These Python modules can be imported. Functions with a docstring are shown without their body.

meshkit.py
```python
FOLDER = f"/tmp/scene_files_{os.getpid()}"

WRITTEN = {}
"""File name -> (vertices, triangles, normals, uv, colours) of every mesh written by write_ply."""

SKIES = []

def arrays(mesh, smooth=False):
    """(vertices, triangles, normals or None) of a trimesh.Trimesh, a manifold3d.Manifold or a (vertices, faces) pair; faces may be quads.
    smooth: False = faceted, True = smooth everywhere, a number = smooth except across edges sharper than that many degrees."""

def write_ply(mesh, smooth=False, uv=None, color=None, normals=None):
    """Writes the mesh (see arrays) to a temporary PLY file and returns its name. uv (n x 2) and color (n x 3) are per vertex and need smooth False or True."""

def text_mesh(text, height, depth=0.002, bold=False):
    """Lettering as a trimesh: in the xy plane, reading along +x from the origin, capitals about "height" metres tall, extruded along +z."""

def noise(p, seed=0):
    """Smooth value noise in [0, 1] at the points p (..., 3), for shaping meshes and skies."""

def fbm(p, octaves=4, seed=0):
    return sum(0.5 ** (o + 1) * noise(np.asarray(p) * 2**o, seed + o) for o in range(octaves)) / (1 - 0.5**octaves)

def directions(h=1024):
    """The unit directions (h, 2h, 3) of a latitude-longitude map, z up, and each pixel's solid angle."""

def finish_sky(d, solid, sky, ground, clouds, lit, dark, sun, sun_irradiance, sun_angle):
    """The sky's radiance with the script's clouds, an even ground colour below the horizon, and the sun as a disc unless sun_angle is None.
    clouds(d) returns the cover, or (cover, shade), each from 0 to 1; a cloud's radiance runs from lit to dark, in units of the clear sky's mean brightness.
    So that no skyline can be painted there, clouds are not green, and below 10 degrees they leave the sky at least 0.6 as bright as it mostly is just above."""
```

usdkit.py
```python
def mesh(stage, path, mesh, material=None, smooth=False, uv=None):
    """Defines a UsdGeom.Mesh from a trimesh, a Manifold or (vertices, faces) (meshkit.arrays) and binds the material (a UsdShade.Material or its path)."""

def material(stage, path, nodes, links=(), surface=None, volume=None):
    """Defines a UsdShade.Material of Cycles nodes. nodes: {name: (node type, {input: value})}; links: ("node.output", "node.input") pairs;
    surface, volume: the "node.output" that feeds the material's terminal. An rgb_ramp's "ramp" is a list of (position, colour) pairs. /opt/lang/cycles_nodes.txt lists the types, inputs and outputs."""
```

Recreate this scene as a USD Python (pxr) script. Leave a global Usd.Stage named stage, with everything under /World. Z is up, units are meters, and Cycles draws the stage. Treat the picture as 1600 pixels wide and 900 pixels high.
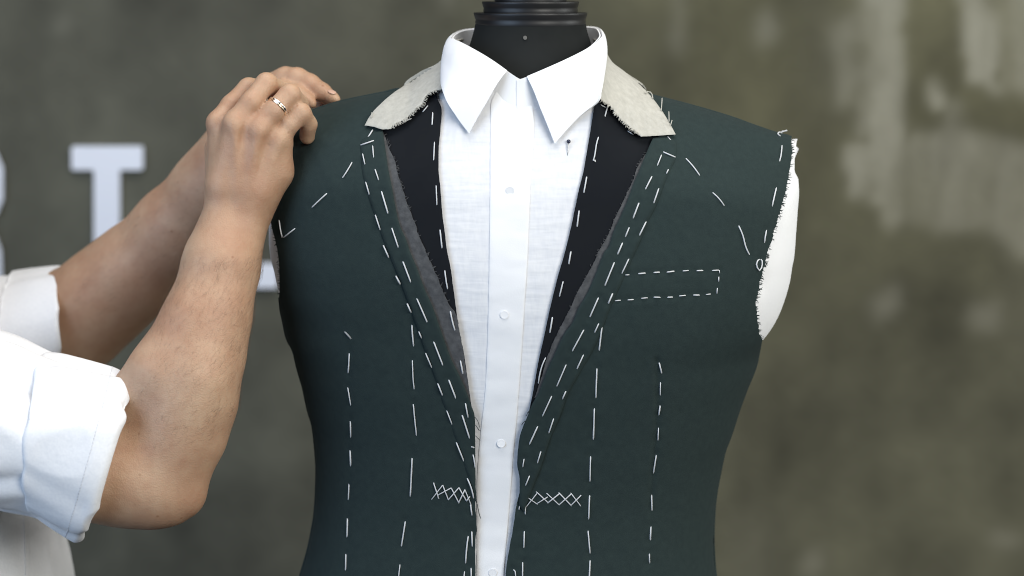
import math, random, numpy as np, trimesh, usdkit, meshkit, shapely
from pxr import Usd, UsdGeom, UsdLux, Gf, Sdf, UsdShade, Vt
from scipy.interpolate import PchipInterpolator
from scipy.ndimage import gaussian_filter, gaussian_filter1d, map_coordinates
from scipy.spatial import Delaunay
from shapely.geometry import Polygon, LineString

random.seed(7); RNG = np.random.default_rng(7)
stage = Usd.Stage.CreateInMemory()
UsdGeom.SetStageUpAxis(stage, UsdGeom.Tokens.z); UsdGeom.SetStageMetersPerUnit(stage, 1.0)
UsdGeom.Xform.Define(stage, '/World'); UsdGeom.Scope.Define(stage, '/World/Looks')

# ------------------------------------------------------------------ camera
PITCH = math.radians(8.0); FOCAL = 82.0; CAM = np.array([0.0, -2.30, 1.25 + 2.20 * math.tan(PITCH)])
FWD = np.array([0, math.cos(PITCH), -math.sin(PITCH)]); UPV = np.array([0, math.sin(PITCH), math.cos(PITCH)])
FPX = FOCAL / 36.0 * 1600
cam = UsdGeom.Camera.Define(stage, '/World/camera')
cam.CreateFocalLengthAttr(FOCAL); cam.CreateHorizontalApertureAttr(36.0); cam.CreateVerticalApertureAttr(20.25)
cam.CreateClippingRangeAttr(Gf.Vec2f(0.05, 100))
cam.CreateFStopAttr(2.9); cam.CreateFocusDistanceAttr(2.22)
cam.AddTranslateOp().Set(Gf.Vec3d(*CAM)); cam.AddRotateXOp().Set(90 - math.degrees(PITCH))
cam.CreateExposureAttr(0.0)

# ------------------------------------------------------------------ lamps
def rect_light(name, pos, target, w, h, intensity, color):
    l = UsdLux.RectLight.Define(stage, '/World/' + name)
    l.CreateWidthAttr(w); l.CreateHeightAttr(h); l.CreateIntensityAttr(intensity); l.CreateColorAttr(Gf.Vec3f(*color))
    z = np.array(pos, float) - np.array(target, float); z /= np.linalg.norm(z)
    x = np.cross([0, 0, 1], z); x /= np.linalg.norm(x); y = np.cross(z, x)
    l.AddTransformOp().Set(Gf.Matrix4d(*x, 0, *y, 0, *z, 0, *map(float, pos), 1))
rect_light('unseen_key_light', (1.9, -3.0, 2.5), (0, 0, 1.25), 1.9, 1.6, 11.4, (1.0, 0.99, 0.93))  # unseen source, out of view, lights the subject from the front right
rect_light('fill_light', (-2.6, -2.6, 1.7), (0, 0, 1.2), 2.2, 2.0, 5.4, (0.56, 0.74, 1.0))
rect_light('unseen_side_light', (3.2, -0.1, 2.0), (0.1, 0, 1.25), 1.6, 1.6, 5.5, (0.97, 1.0, 0.98))  # out of view, placed to brighten the jacket's right side and sleeve head
rect_light('unseen_overhead_light', (0.0, -0.6, 3.6), (0, -0.1, 1.2), 2.4, 1.6, 5.0, (1.0, 0.98, 0.95))  # unseen source above the frame, placed to light the subject from overhead

# ------------------------------------------------------------------ pixel <-> place helpers
def rays(px, py):
    px, py = np.asarray(px, float), np.asarray(py, float)
    return FWD + ((px - 800) / FPX)[..., None] * np.array([1.0, 0, 0]) - ((py - 450) / FPX)[..., None] * UPV
def at(px, py, y):
    d = rays(px, py); t = (np.asarray(y, float) - CAM[1]) / d[..., 1]
    return CAM + d * t[..., None]
def to_px(p):
    q = np.asarray(p, float) - CAM; w = q @ FWD
    return 800 + FPX * q[..., 0] / w, 450 - FPX * (q @ UPV) / w
def size(rpx, px, py, y):
    return rpx / FPX * float((at(px, py, y) - CAM) @ FWD)

# ------------------------------------------------------------------ scene helpers
USED = {}
def numbered(path):
    if path not in USED:
        USED[path] = 0; return path
    USED[path] += 1
    return f'{path}_{USED[path]:03d}'
LOC = {}
def tag(prim, label=None, cat=None, group=None, kind=None):
    for k, v in (('label', label), ('category', cat), ('group', group), ('kind', kind)):
        if v: prim.SetCustomDataByKey(k, v)
def thing(name, label, cat, loc, group=None):
    path = numbered('/World/' + name); x = UsdGeom.Xform.Define(stage, path)
    x.AddTranslateOp().Set(Gf.Vec3d(*map(float, loc))); LOC[path] = np.array(loc, float)
    tag(x.GetPrim(), label, cat, group); return path
def obj(parent, name, mesh, mat, smooth=40, label=None, kind=None, normals=None):
    path = numbered((parent or '/World') + '/' + name)
    root = '/'.join(path.split('/')[:3]); off = LOC.get(root, np.zeros(3))
    v, f = (mesh.vertices, mesh.faces) if hasattr(mesh, 'vertices') else mesh
    m = usdkit.mesh(stage, path, trimesh.Trimesh(np.asarray(v) - off, np.asarray(f), process=False), MATS[mat], smooth=smooth)
    tag(m.GetPrim(), label, None, None, kind); return path
MATS = {}
def mat(name, nodes, links, surface='p.BSDF'):
    MATS[name] = usdkit.material(stage, '/World/Looks/' + name, nodes, links, surface=surface)

# ------------------------------------------------------------------ materials
def cloth(name, c1, c2, rough=0.9, scale=900, bump=0.15, sheen=0.0, blotch=14, spec=0.15, dist=0.0006, grain=(1, 1, 1)):
    n = {'t': ('texture_coordinate', {}), 'm': ('mapping', {'scale': grain}),
         'n1': ('noise_texture', {'scale': blotch, 'detail': 5.0, 'roughness': 0.6}), 'r': ('rgb_ramp', {'ramp': [(0.3, c1), (0.7, c2)]}),
         'n2': ('noise_texture', {'scale': scale, 'detail': 3.0}), 'b': ('bump', {'strength': bump, 'distance': dist}),
         'p': ('principled_bsdf', {'roughness': rough, 'sheen_weight': sheen, 'sheen_roughness': 0.4, 'specular_ior_level': spec})}
    l = [('t.object', 'm.vector'), ('m.vector', 'n1.vector'), ('n1.fac', 'r.fac'), ('r.color', 'p.base_color'), ('m.vector', 'n2.vector'), ('n2.fac', 'b.height'), ('b.normal', 'p.normal')]
    mat(name, n, l)
cloth('wool', (0.0215, 0.0330, 0.0335), (0.0255, 0.0388, 0.0385), rough=0.95, scale=1100, bump=0.35, sheen=0.02, blotch=160, spec=0.1)
cloth('lining', (0.0085, 0.0098, 0.0130), (0.0110, 0.0125, 0.0150), rough=0.9, scale=1000, bump=0.15, spec=0.08)
cloth('canvas_grey', (0.055, 0.057, 0.061), (0.100, 0.102, 0.106), rough=0.95, scale=1200, bump=0.6, blotch=170)
cloth('linen', (0.385, 0.378, 0.342), (0.475, 0.466, 0.425), rough=0.95, scale=420, bump=0.5, blotch=190, grain=(1, 1, 0.16))
cloth('shirt_white', (0.785, 0.79, 0.815), (0.82, 0.825, 0.84), rough=0.85, scale=1100, bump=0.15)
cloth('person_shirt', (0.75, 0.76, 0.79), (0.82, 0.825, 0.845), rough=0.9, scale=90, bump=0.35, blotch=420, dist=.0014)
cloth('jersey_black', (0.012, 0.0135, 0.0135), (0.018, 0.0195, 0.0195), rough=0.9, scale=1500, bump=0.2, spec=0.1)
mat('shirt_gauze', {'t': ('texture_coordinate', {}), 'm': ('mapping', {'scale': (0.14, 0.14, 1.0)}), 'n': ('noise_texture', {'scale': 300.0, 'detail': 2.0, 'roughness': 0.4}),
     'm2': ('mapping', {'scale': (1.0, 1.0, 0.30)}), 'n2': ('noise_texture', {'scale': 240.0, 'detail': 2.0, 'roughness': 0.4}), 'a': ('math', {'math_type': 'add'}), 'h': ('math', {'math_type': 'multiply', 'value2': 0.5}),
     'r': ('rgb_ramp', {'ramp': [(0.36, (0.675, 0.685, 0.72)), (0.62, (0.735, 0.74, 0.76))]}),
     'b': ('bump', {'strength': 0.22, 'distance': 0.0012}), 'p': ('principled_bsdf', {'roughness': 0.9, 'specular_ior_level': 0.15})},
    [('t.object', 'm.vector'), ('m.vector', 'n.vector'), ('t.object', 'm2.vector'), ('m2.vector', 'n2.vector'), ('n.fac', 'a.value1'), ('n2.fac', 'a.value2'), ('a.value', 'h.value1'),
     ('h.value', 'r.fac'), ('r.color', 'p.base_color'), ('a.value', 'b.height'), ('b.normal', 'p.normal')])
mat('thread', {'p': ('principled_bsdf', {'base_color': (0.60, 0.61, 0.63), 'roughness': 0.85})}, [])
mat('thread_hem', {'p': ('principled_bsdf', {'base_color': (0.66, 0.67, 0.70), 'roughness': 0.8})}, [])
mat('thread_grey', {'p': ('principled_bsdf', {'base_color': (0.26, 0.27, 0.28), 'roughness': 0.8})}, [])
mat('thread_dark', {'p': ('principled_bsdf', {'base_color': (0.03, 0.04, 0.04), 'roughness': 0.9})}, [])
mat('black_lacquer', {'t': ('texture_coordinate', {}), 'n': ('noise_texture', {'scale': 60.0, 'detail': 3.0}), 'r': ('map_range', {'to_min': 0.36, 'to_max': 0.55}),
     'p': ('principled_bsdf', {'base_color': (0.010, 0.010, 0.011)})}, [('t.object', 'n.vector'), ('n.fac', 'r.value'), ('r.result', 'p.roughness')])
mat('metal', {'p': ('principled_bsdf', {'base_color': (0.45, 0.44, 0.42), 'metallic': 1.0, 'roughness': 0.35})}, [])
mat('gold', {'p': ('principled_bsdf', {'base_color': (0.90, 0.74, 0.58), 'metallic': 1.0, 'roughness': 0.2})}, [])
mat('silver', {'p': ('principled_bsdf', {'base_color': (0.92, 0.90, 0.88), 'metallic': 1.0, 'roughness': 0.16})}, [])
mat('pin_head', {'p': ('principled_bsdf', {'base_color': (0.02, 0.025, 0.05), 'roughness': 0.12})}, [])
mat('button', {'p': ('principled_bsdf', {'base_color': (0.80, 0.805, 0.825), 'roughness': 0.8})}, [])
mat('letter_paint', {'p': ('principled_bsdf', {'base_color': (0.74, 0.765, 0.85), 'roughness': 0.7})}, [])
mat('nail', {'p': ('principled_bsdf', {'base_color': (0.58, 0.37, 0.28), 'roughness': 0.35})}, [])
mat('hair', {'p': ('principled_bsdf', {'base_color': (0.09, 0.055, 0.035), 'roughness': 0.6})}, [])
mat('skin', {'t': ('texture_coordinate', {}), 'n1': ('noise_texture', {'scale': 22.0, 'detail': 4.0, 'roughness': 0.6}),
     'r': ('rgb_ramp', {'ramp': [(0.25, (0.41, 0.250, 0.165)), (0.48, (0.46, 0.302, 0.202)), (0.72, (0.51, 0.355, 0.242))]}),
     'v': ('voronoi_texture', {'scale': 85.0}), 'vr': ('rgb_ramp', {'ramp': [(0.0, (0.62, 0.5, 0.42)), (0.10, (0.8, 0.72, 0.66)), (0.16, (1, 1, 1))]}),
     'nm': ('noise_texture', {'scale': 30.0}), 'nr': ('rgb_ramp', {'ramp': [(0.56, (0, 0, 0)), (0.64, (1, 1, 1))]}),
     'mx': ('mix', {'mix_type': 'multiply'}),
     'm2': ('mapping', {'scale': (1.0, 1.0, 1.0)}), 'n2': ('noise_texture', {'scale': 260.0, 'detail': 4.0}), 'v2': ('voronoi_texture', {'scale': 700.0}), 'a': ('math', {'math_type': 'add'}),
     'n6': ('noise_texture', {'scale': 7.0, 'detail': 3.0}), 'r6': ('rgb_ramp', {'ramp': [(0.38, (0.93, 0.84, 0.80)), (0.62, (1.03, 1.02, 1.0))]}), 'mz': ('mix', {'mix_type': 'multiply', 'fac': 1.0}), 'n7': ('noise_texture', {'scale': 75.0, 'detail': 4.0, 'roughness': 0.65}), 'r7': ('rgb_ramp', {'ramp': [(0.35, (0.94, 0.885, 0.86)), (0.6, (1.02, 1.02, 1.02))]}), 'mw': ('mix', {'mix_type': 'multiply', 'fac': 0.8}),
     'b': ('bump', {'strength': 0.22, 'distance': 0.0010}),
     'p': ('principled_bsdf', {'roughness': 0.52, 'subsurface_weight': 0.08, 'subsurface_radius': (1.0, 0.35, 0.2), 'subsurface_scale': 0.006, 'specular_ior_level': 0.4})},
    [('t.object', 'n1.vector'), ('n1.fac', 'r.fac'), ('t.object', 'v.vector'), ('v.distance', 'vr.fac'), ('t.object', 'nm.vector'), ('nm.fac', 'nr.fac'),
     ('nr.color', 'mx.fac'), ('r.color', 'mx.color1'), ('vr.color', 'mx.color2'), ('t.object', 'n6.vector'), ('n6.fac', 'r6.fac'), ('mx.color', 'mz.color1'), ('r6.color', 'mz.color2'), ('t.object', 'n7.vector'), ('n7.fac', 'r7.fac'), ('mz.color', 'mw.color1'), ('r7.color', 'mw.color2'), ('mw.color', 'p.base_color'),
     ('t.object', 'n2.vector'), ('t.object', 'v2.vector'), ('n2.fac', 'a.value1'), ('v2.distance', 'a.value2'), ('a.value', 'b.height'), ('b.normal', 'p.normal')])
mat('plaster', {'c': ('attribute', {'attribute': 'stain'}), 't': ('texture_coordinate', {}), 'n': ('noise_texture', {'scale': 60.0, 'detail': 6.0}),
     'b': ('bump', {'strength': 0.3, 'distance': 0.004}), 'p': ('principled_bsdf', {'roughness': 0.8, 'specular_ior_level': 0.3})},
    [('c.color', 'p.base_color'), ('t.object', 'n.vector'), ('n.fac', 'b.height'), ('b.normal', 'p.normal')])

# ------------------------------------------------------------------ wall
WALL_Y = 1.15
nx, nz = 680, 300
gx, gz = np.meshgrid(np.linspace(-3.4, 3.4, nx), np.linspace(-0.1, 2.9, nz), indexing='ij')
W = np.stack([gx, np.full_like(gx, WALL_Y), gz], -1)
px, py = to_px(W)
def fb(sx, sz, seed, oc=4): return meshkit.fbm(np.stack([gx * sx, np.zeros_like(gx), gz * sz], -1), oc, seed)
tone = 0.090 + 0.026 * (fb(2.2, 1.6, 1) - 0.5) * 2 + 0.018 * (fb(20, 1.3, 5) - 0.5) * 2 + 0.034 * (fb(8, 6, 9) - 0.5) * 2 + 0.020 * (fb(22, 17, 19) - 0.5) * 2
col = tone[..., None] * np.array([1.0, 0.99, 0.755])
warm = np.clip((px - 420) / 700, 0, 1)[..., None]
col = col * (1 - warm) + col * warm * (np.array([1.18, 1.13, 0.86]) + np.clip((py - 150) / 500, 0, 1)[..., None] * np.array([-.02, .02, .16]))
col = col * (1 - 0.22 * np.clip((fb(1.2, 1.2, 31) - 0.45) * 4, 0, 1))[..., None]
def blob(polys, blur, rough, seed, fine=0.0):
    qx = px + rough * (fb(16, 12, seed) - 0.5) * 2 + fine * (fb(46, 30, seed + 1) - 0.5) * 2; qy = py + rough * (fb(16, 12, seed + 3) - 0.5) * 2 + fine * 1.6 * (fb(46, 30, seed + 4) - 0.5) * 2
    m = np.zeros_like(px)
    for p in polys: m = np.maximum(m, shapely.contains_xy(Polygon(p), qx, qy).astype(float))
    return gaussian_filter(m, blur)
strong = blob([[(1356, -90), (1418, -90), (1412, 60), (1410, 200), (1420, 345), (1388, 352), (1372, 320), (1354, 215), (1364, 120)], [(1322, 226), (1362, 220), (1368, 318), (1330, 312)],
               [(1440, 118), (1468, 114), (1476, 160), (1450, 165)], [(1492, -80), (1560, -90), (1572, 60), (1556, 150), (1522, 140), (1500, 60)]], 0.7, 7, 40, 10)
mid = blob([[(1405, 205), (1480, 200), (1478, 150), (1500, 160), (1530, 215), (1620, 225), (1700, 205), (1700, 360), (1590, 410), (1560, 372), (1470, 362), (1410, 352)],
            [(1545, -90), (1760, -90), (1760, 150), (1600, 150), (1560, 145), (1565, 40)], [(1330, -90), (1380, -90), (1390, 220), (1340, 225), (1352, 120)], [(1300, 30), (1340, 20), (1345, 110), (1322, 190), (1308, 150)]], 0.9, 9, 140, 12)
hole = blob([[(1412, 130), (1440, 120), (1446, 160), (1462, 170), (1464, 198), (1412, 198)], [(1415, -90), (1488, -90), (1492, 60), (1510, 150), (1480, 150), (1440, 112), (1416, 110)], [(1480, 172), (1540, 160), (1600, 175), (1600, 195), (1500, 205)], [(1322, 66), (1352, 70), (1350, 112), (1326, 110)], [(1525, -60), (1580, -60), (1570, 15), (1530, 12)]], 1.0, 8, 52, 8)
spots = blob([[(1183, 20), (1207, 18), (1210, 68), (1187, 70)], [(1355, 470), (1400, 440), (1408, 490), (1362, 508)], [(1512, 480), (1562, 472), (1560, 515), (1515, 522)],
              [(1255, 860), (1280, 855), (1282, 905), (1258, 905)], [(1545, 830), (1590, 828), (1588, 850), (1548, 852)],
              [(690, -40), (705, -40), (704, 20), (692, 15)], [(1050, -60), (1068, -60), (1066, 90), (1052, 80)],
              [(85, 30), (110, 26), (112, 48), (88, 50)]], 1.0, 6, 61, 7)
streak = blob([[(1300, 30), (1335, 30), (1340, 180), (1315, 190)], [(1270, -60), (1290, -60), (1282, 200), (1272, 150)], [(1590, 380), (1620, 380), (1622, 600), (1596, 520)],
               [(1150, 800), (1180, 790), (1190, 960), (1160, 960)]], 3, 20, 71)
tex = np.clip(.70 + .9 * (fb(40, 5, 80, 5) - .5) + .5 * (fb(12, 9, 84) - .5), .3, 1.05)
pale = np.clip(np.maximum(strong * .95, mid * .62) * tex, 0, 1) * (1 - 0.85 * hole)
stain_hi = np.array([0.300, 0.290, 0.232])
col = col + (stain_hi - col) * pale[..., None]
col = col + (stain_hi * 0.85 - col) * (spots * 0.5)[..., None]
col = col + (stain_hi * 0.7 - col) * (streak * 0.35)[..., None]
dk = blob([[(1260, -80), (1330, -80), (1310, 200), (1330, 340), (1450, 400), (1600, 420), (1600, 560), (1400, 470), (1280, 420), (1220, 200)]], 6, 40, 90)
col = col * (1 - 0.22 * dk * (1 - pale))[..., None]
W[..., 1] += 0.006 * (fb(5, 5, 15) - 0.5) + 0.0012 * pale
idx = np.arange(nx * nz).reshape(nx, nz)
q = np.stack([idx[:-1, :-1], idx[1:, :-1], idx[1:, 1:], idx[:-1, 1:]], -1).reshape(-1, 4)
wm = usdkit.mesh(stage, '/World/back_wall', (W.reshape(-1, 3), q), MATS['plaster'], smooth=True)
UsdGeom.PrimvarsAPI(wm).CreatePrimvar('stain', Sdf.ValueTypeNames.Color3fArray, 'vertex').Set(Vt.Vec3fArray.FromNumpy(col.reshape(-1, 3).astype(np.float32)))
tag(wm.GetPrim(), 'olive grey plaster wall with pale flaking patches and stains behind the dress form', 'wall', None, 'structure')

# raised lettering on the wall, out of focus
sign = thing('wall_lettering', 'white raised block letters mounted on the olive wall behind the arms', 'lettering', at(170, 450, WALL_Y))
def letter(polys, holes=()):
    g = shapely.union_all([Polygon(p) for p in polys])
    for h in holes: g = g.difference(Polygon(h))
    g = g.buffer(-7).buffer(8).buffer(-4)
    s = (at(1000, 300, WALL_Y) - at(0, 300, WALL_Y))[0] / 1000
    m = trimesh.creation.extrude_polygon(g, 0.007, engine='earcut')
    v = np.array(m.vertices); base = at(v[:, 0], v[:, 1], WALL_Y - 0.004)
    base[:, 1] -= v[:, 2]
    f = np.array(m.faces)[:, ::-1]
    return base, f
letter_r = letter([[(-99, 225), (-56, 225), (-56, 452), (-99, 452)], [(-64, 225), (-24, 225), (-3, 236), (8, 262), (8, 312), (-3, 338), (-24, 350), (-64, 350)],
                   [(-44, 345), (-14, 338), (5, 392), (7, 452), (-29, 452), (-34, 392)]],
                  [[(-53, 266), (-38, 266), (-28, 276), (-28, 300), (-38, 311), (-53, 311)]])
letter_t = letter([[(110, 225), (227, 225), (227, 268), (110, 268)], [(145, 255), (191, 255), (191, 452), (145, 452)]])
letter_l = letter([[(322, 225), (368, 225), (368, 452), (322, 452)], [(360, 408), (437, 408), (437, 452), (360, 452)]])
for l in (letter_r, letter_t, letter_l): obj(sign, 'letter', l, 'letter_paint', smooth=30)

# ------------------------------------------------------------------ the torso surface that the garments lie on
def pch(tab):
    t = np.array(tab, float); t = t[np.argsort(t[:, 0])]; return PchipInterpolator(t[:, 0], t[:, 1], extrapolate=False)
# silhouette by picture row: (row, left edge, right edge)
SL = [(-120, 412), (100, 416), (205, 418), (255, 421), (300, 422), (340, 424), (373, 424), (405, 427), (423, 432), (443, 436), (465, 442), (480, 450), (506, 458), (528, 463), (550, 473), (580, 481), (608, 489), (640, 496), (670, 504), (706, 508), (740, 509), (768, 509), (800, 507), (826, 503), (856, 497), (898, 485), (950, 472), (1050, 455), (1250, 448), (1400, 446)]
SR = [(-120, 1240), (205, 1242), (242, 1240), (266, 1236), (281, 1242), (302, 1243), (328, 1241), (357, 1239), (405, 1235), (414, 1233), (439, 1229), (468, 1221), (500, 1208), (531, 1187), (545, 1175), (575, 1165), (610, 1150), (640, 1140), (680, 1127), (708, 1117), (744, 1109), (772, 1104), (800, 1101), (840, 1099), (870, 1100), (898, 1103), (950, 1114), (1050, 1136), (1250, 1152), (1400, 1156)]
zrow = lambda r: at(830, r, 0.0)[2]
def edge_of(tab):
    z = np.linspace(zrow(tab[-1][0]), zrow(tab[0][0]), 600)
    x = pch([(zrow(r), at(c, r, 0.0)[0]) for r, c in tab])(np.clip(z, zrow(tab[-1][0]) + 1e-6, zrow(tab[0][0]) - 1e-6))
    return PchipInterpolator(z, gaussian_filter1d(x, 4), extrapolate=False)
XLf, XRf = edge_of(SL), edge_of(SR); zz = np.array([zrow(SL[-1][0]), zrow(SL[0][0])])
DEP = [(-120, .058), (40, .062), (90, .070), (130, .080), (200, .098), (300, .121), (430, .131), (560, .125), (680, .114), (790, .108), (900, .112), (1050, .120), (1250, .122), (1400, .12)]
Df = pch([(zrow(a), b) for a, b in DEP])
ZT = [(380, 300), (405, 250), (420, 228), (437, 219), (480, 191), (525, 176), (560, 168), (600, 160), (625, 156), (642, 152), (668, 134), (698, 112), (714, 88), (724, 50), (740, -60), (830, -70), (918, -60), (928, 50), (934, 86), (948, 112), (970, 130), (1000, 152), (1022, 164), (1075, 178), (1140, 197), (1205, 220), (1236, 228), (1252, 240), (1290, 300)]
ztx = np.array([at(a, b, 0.0)[0] for a, b in ZT]); ztz = np.array([at(a, b, 0.0)[2] for a, b in ZT])
zt_grid = np.linspace(ztx[0], ztx[-1], 1200); zt_val = gaussian_filter1d(np.interp(zt_grid, ztx, ztz), 4)
ZS = lambda x: np.interp(x, zt_grid, zt_val)
ZMIN, ZMAX = zz.min() + 1e-4, zz.max() - 1e-4
_wx, _wz = np.linspace(-.6, .8, 141), np.linspace(.4, 1.9, 151)
_wg = 0.0035 * (meshkit.fbm(np.stack([_wx[:, None] * 9 + 0 * _wz, 0 * _wx[:, None] * _wz, 0 * _wx[:, None] + _wz * 5], -1), 2, 3) - 0.5)
def wob(x, z):
    x, z = np.broadcast_arrays(np.asarray(x, float), np.asarray(z, float))
    return map_coordinates(_wg, np.stack([(x.ravel() + .6) * 100, (z.ravel() - .4) * 100]), order=1, mode='nearest').reshape(x.shape)
def ysurf(x, z, off, sign=-1.0, extra=0.0):
    x, z = np.asarray(x, float), np.clip(z, ZMIN, ZMAX)
    xl, xr = XLf(z), XRf(z); xc, w = (xl + xr) / 2, (xr - xl) / 2 + off
    s = np.clip(np.abs(x - xc) / w, 0, 1)
    t = np.clip((ZS(x) + off - z) / 0.085, 0, 1)
    g = np.sqrt(np.clip(1 - (1 - t) ** 2, 0, 1))
    c = np.sqrt(np.clip(1 - s ** 2.6, 0, 1))
    core = c * g
    depth = Df(z) if sign < 0 else Df(z) * 0.85 + 0.005
    return sign * (depth + off + (wob(x, z) + extra) * np.clip(core * 2, 0, 1)) * core
def project(px, py, off, extra=0.0):
    d = rays(px, py); off = np.broadcast_to(np.asarray(off, float), d.shape[:-1]); extra = np.broadcast_to(np.asarray(extra, float), d.shape[:-1])
    ys = np.linspace(-0.19, 0.0, 120); lo = np.full(d.shape[:-1], -0.19); hi = np.zeros(d.shape[:-1]); done = np.zeros(d.shape[:-1], bool)
    F = lambda y: (lambda p: y - ysurf(p[..., 0], p[..., 2], off, -1.0, extra))(CAM + d * ((y - CAM[1]) / d[..., 1])[..., None])
    for a, b in zip(ys[:-1], ys[1:]):
        hit = (F(np.full(d.shape[:-1], b)) >= 0) & ~done
        lo[hit], hi[hit] = a, b; done |= hit
    lo[~done], hi[~done] = 0, 0
    for _ in range(14):
        m = (lo + hi) / 2; up = F(m) >= 0
        hi = np.where(up, m, hi); lo = np.where(up, lo, m)
    return CAM + d * ((hi - CAM[1]) / d[..., 1])[..., None]
def curve(pts, step=4.0, smooth=True):
    p = np.array(pts, float); s = np.r_[0, np.cumsum(np.linalg.norm(np.diff(p, axis=0), axis=1))]
    n = max(2, int(s[-1] / step) + 1); u = np.linspace(0, s[-1], n)
    if smooth and len(p) > 2: return np.c_[PchipInterpolator(s, p[:, 0])(u), PchipInterpolator(s, p[:, 1])(u)]
    return np.c_[np.interp(u, s, p[:, 0]), np.interp(u, s, p[:, 1])]
def outline(segs, step=4.0):
    """segs: (points, smooth, fray); consecutive segments share their end points."""
    out = []
    for pts, sm, fray in segs:
        c = curve(pts, step if not fray else min(step, 2.2), sm)
        if fray:
            t = np.gradient(c, axis=0); t /= np.linalg.norm(t, axis=1, keepdims=True) + 1e-9; n = np.c_[-t[:, 1], t[:, 0]]
            a = RNG.normal(0, 1, len(c)); a = 0.6 * a + 0.8 * gaussian_filter1d(RNG.normal(0, 2.2, len(c)), 2.0); a[0] = a[-1] = 0
            c = c + n * (a * fray)[:, None]
        out.append(c[:-1])
    return np.vstack(out)
def triangulate(B, grid):
    poly = Polygon(B)
    if not poly.is_valid: poly = poly.buffer(0)
    if poly.geom_type != 'Polygon': poly = max(poly.geoms, key=lambda g: g.area)
    B = np.array(poly.exterior.coords)[:-1]
    x0, y0, x1, y1 = poly.bounds; X, Y = np.meshgrid(np.arange(x0, x1, grid), np.arange(y0, y1, grid * 0.9)); X[::2] += grid / 2
    P = np.c_[X.ravel(), Y.ravel()]; inner = poly.buffer(-grid * 0.5)
    P = P[shapely.contains_xy(inner, P[:, 0], P[:, 1])] if not inner.is_empty else np.zeros((0, 2))
    rims = [B]
    for k in (1.2, 3.0):
        g = poly.buffer(-k)
        for h in getattr(g, 'geoms', [g]):
            if not h.is_empty: c = np.array(h.exterior.coords); rims.append(curve(c, max(3.0, grid * 0.7), False)[:-1])
    P = np.vstack(rims + [P]); P = P[np.sort(np.unique(np.round(P, 2), axis=0, return_index=True)[1])]
    T = Delaunay(P).simplices; c = P[T].mean(1); T = T[shapely.contains_xy(poly, c[:, 0], c[:, 1])]
    a = P[T]; e1, e2 = a[:, 1] - a[:, 0], a[:, 2] - a[:, 0]; area = e1[:, 0] * e2[:, 1] - e1[:, 1] * e2[:, 0]; T = T[np.abs(area) > 0.02]; area = area[np.abs(area) > 0.02]
    T[area > 0] = T[area > 0][:, ::-1]          # faces look at the camera
    used = np.unique(T); new = np.full(len(P), -1); new[used] = np.arange(len(used))
    return P[used], new[T], poly
def solidify(v, f, th, away=np.array([0, 1.0, 0])):
    n = trimesh.Trimesh(v, f, process=False).vertex_normals
    e = np.sort(np.vstack([f[:, [0, 1]], f[:, [1, 2]], f[:, [2, 0]]]), axis=1); raw = np.vstack([f[:, [0, 1]], f[:, [1, 2]], f[:, [2, 0]]])
    _, inv, cnt = np.unique(e, axis=0, return_inverse=True, return_counts=True); b = raw[cnt[inv.ravel()] == 1]; N = len(v)
    side = np.vstack([np.c_[b[:, 1], b[:, 0], b[:, 0] + N], np.c_[b[:, 1], b[:, 0] + N, b[:, 1] + N]])
    return np.vstack([v, v - n * th]), np.vstack([f, f[:, ::-1] + N, side])
RELIEF = {}
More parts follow.
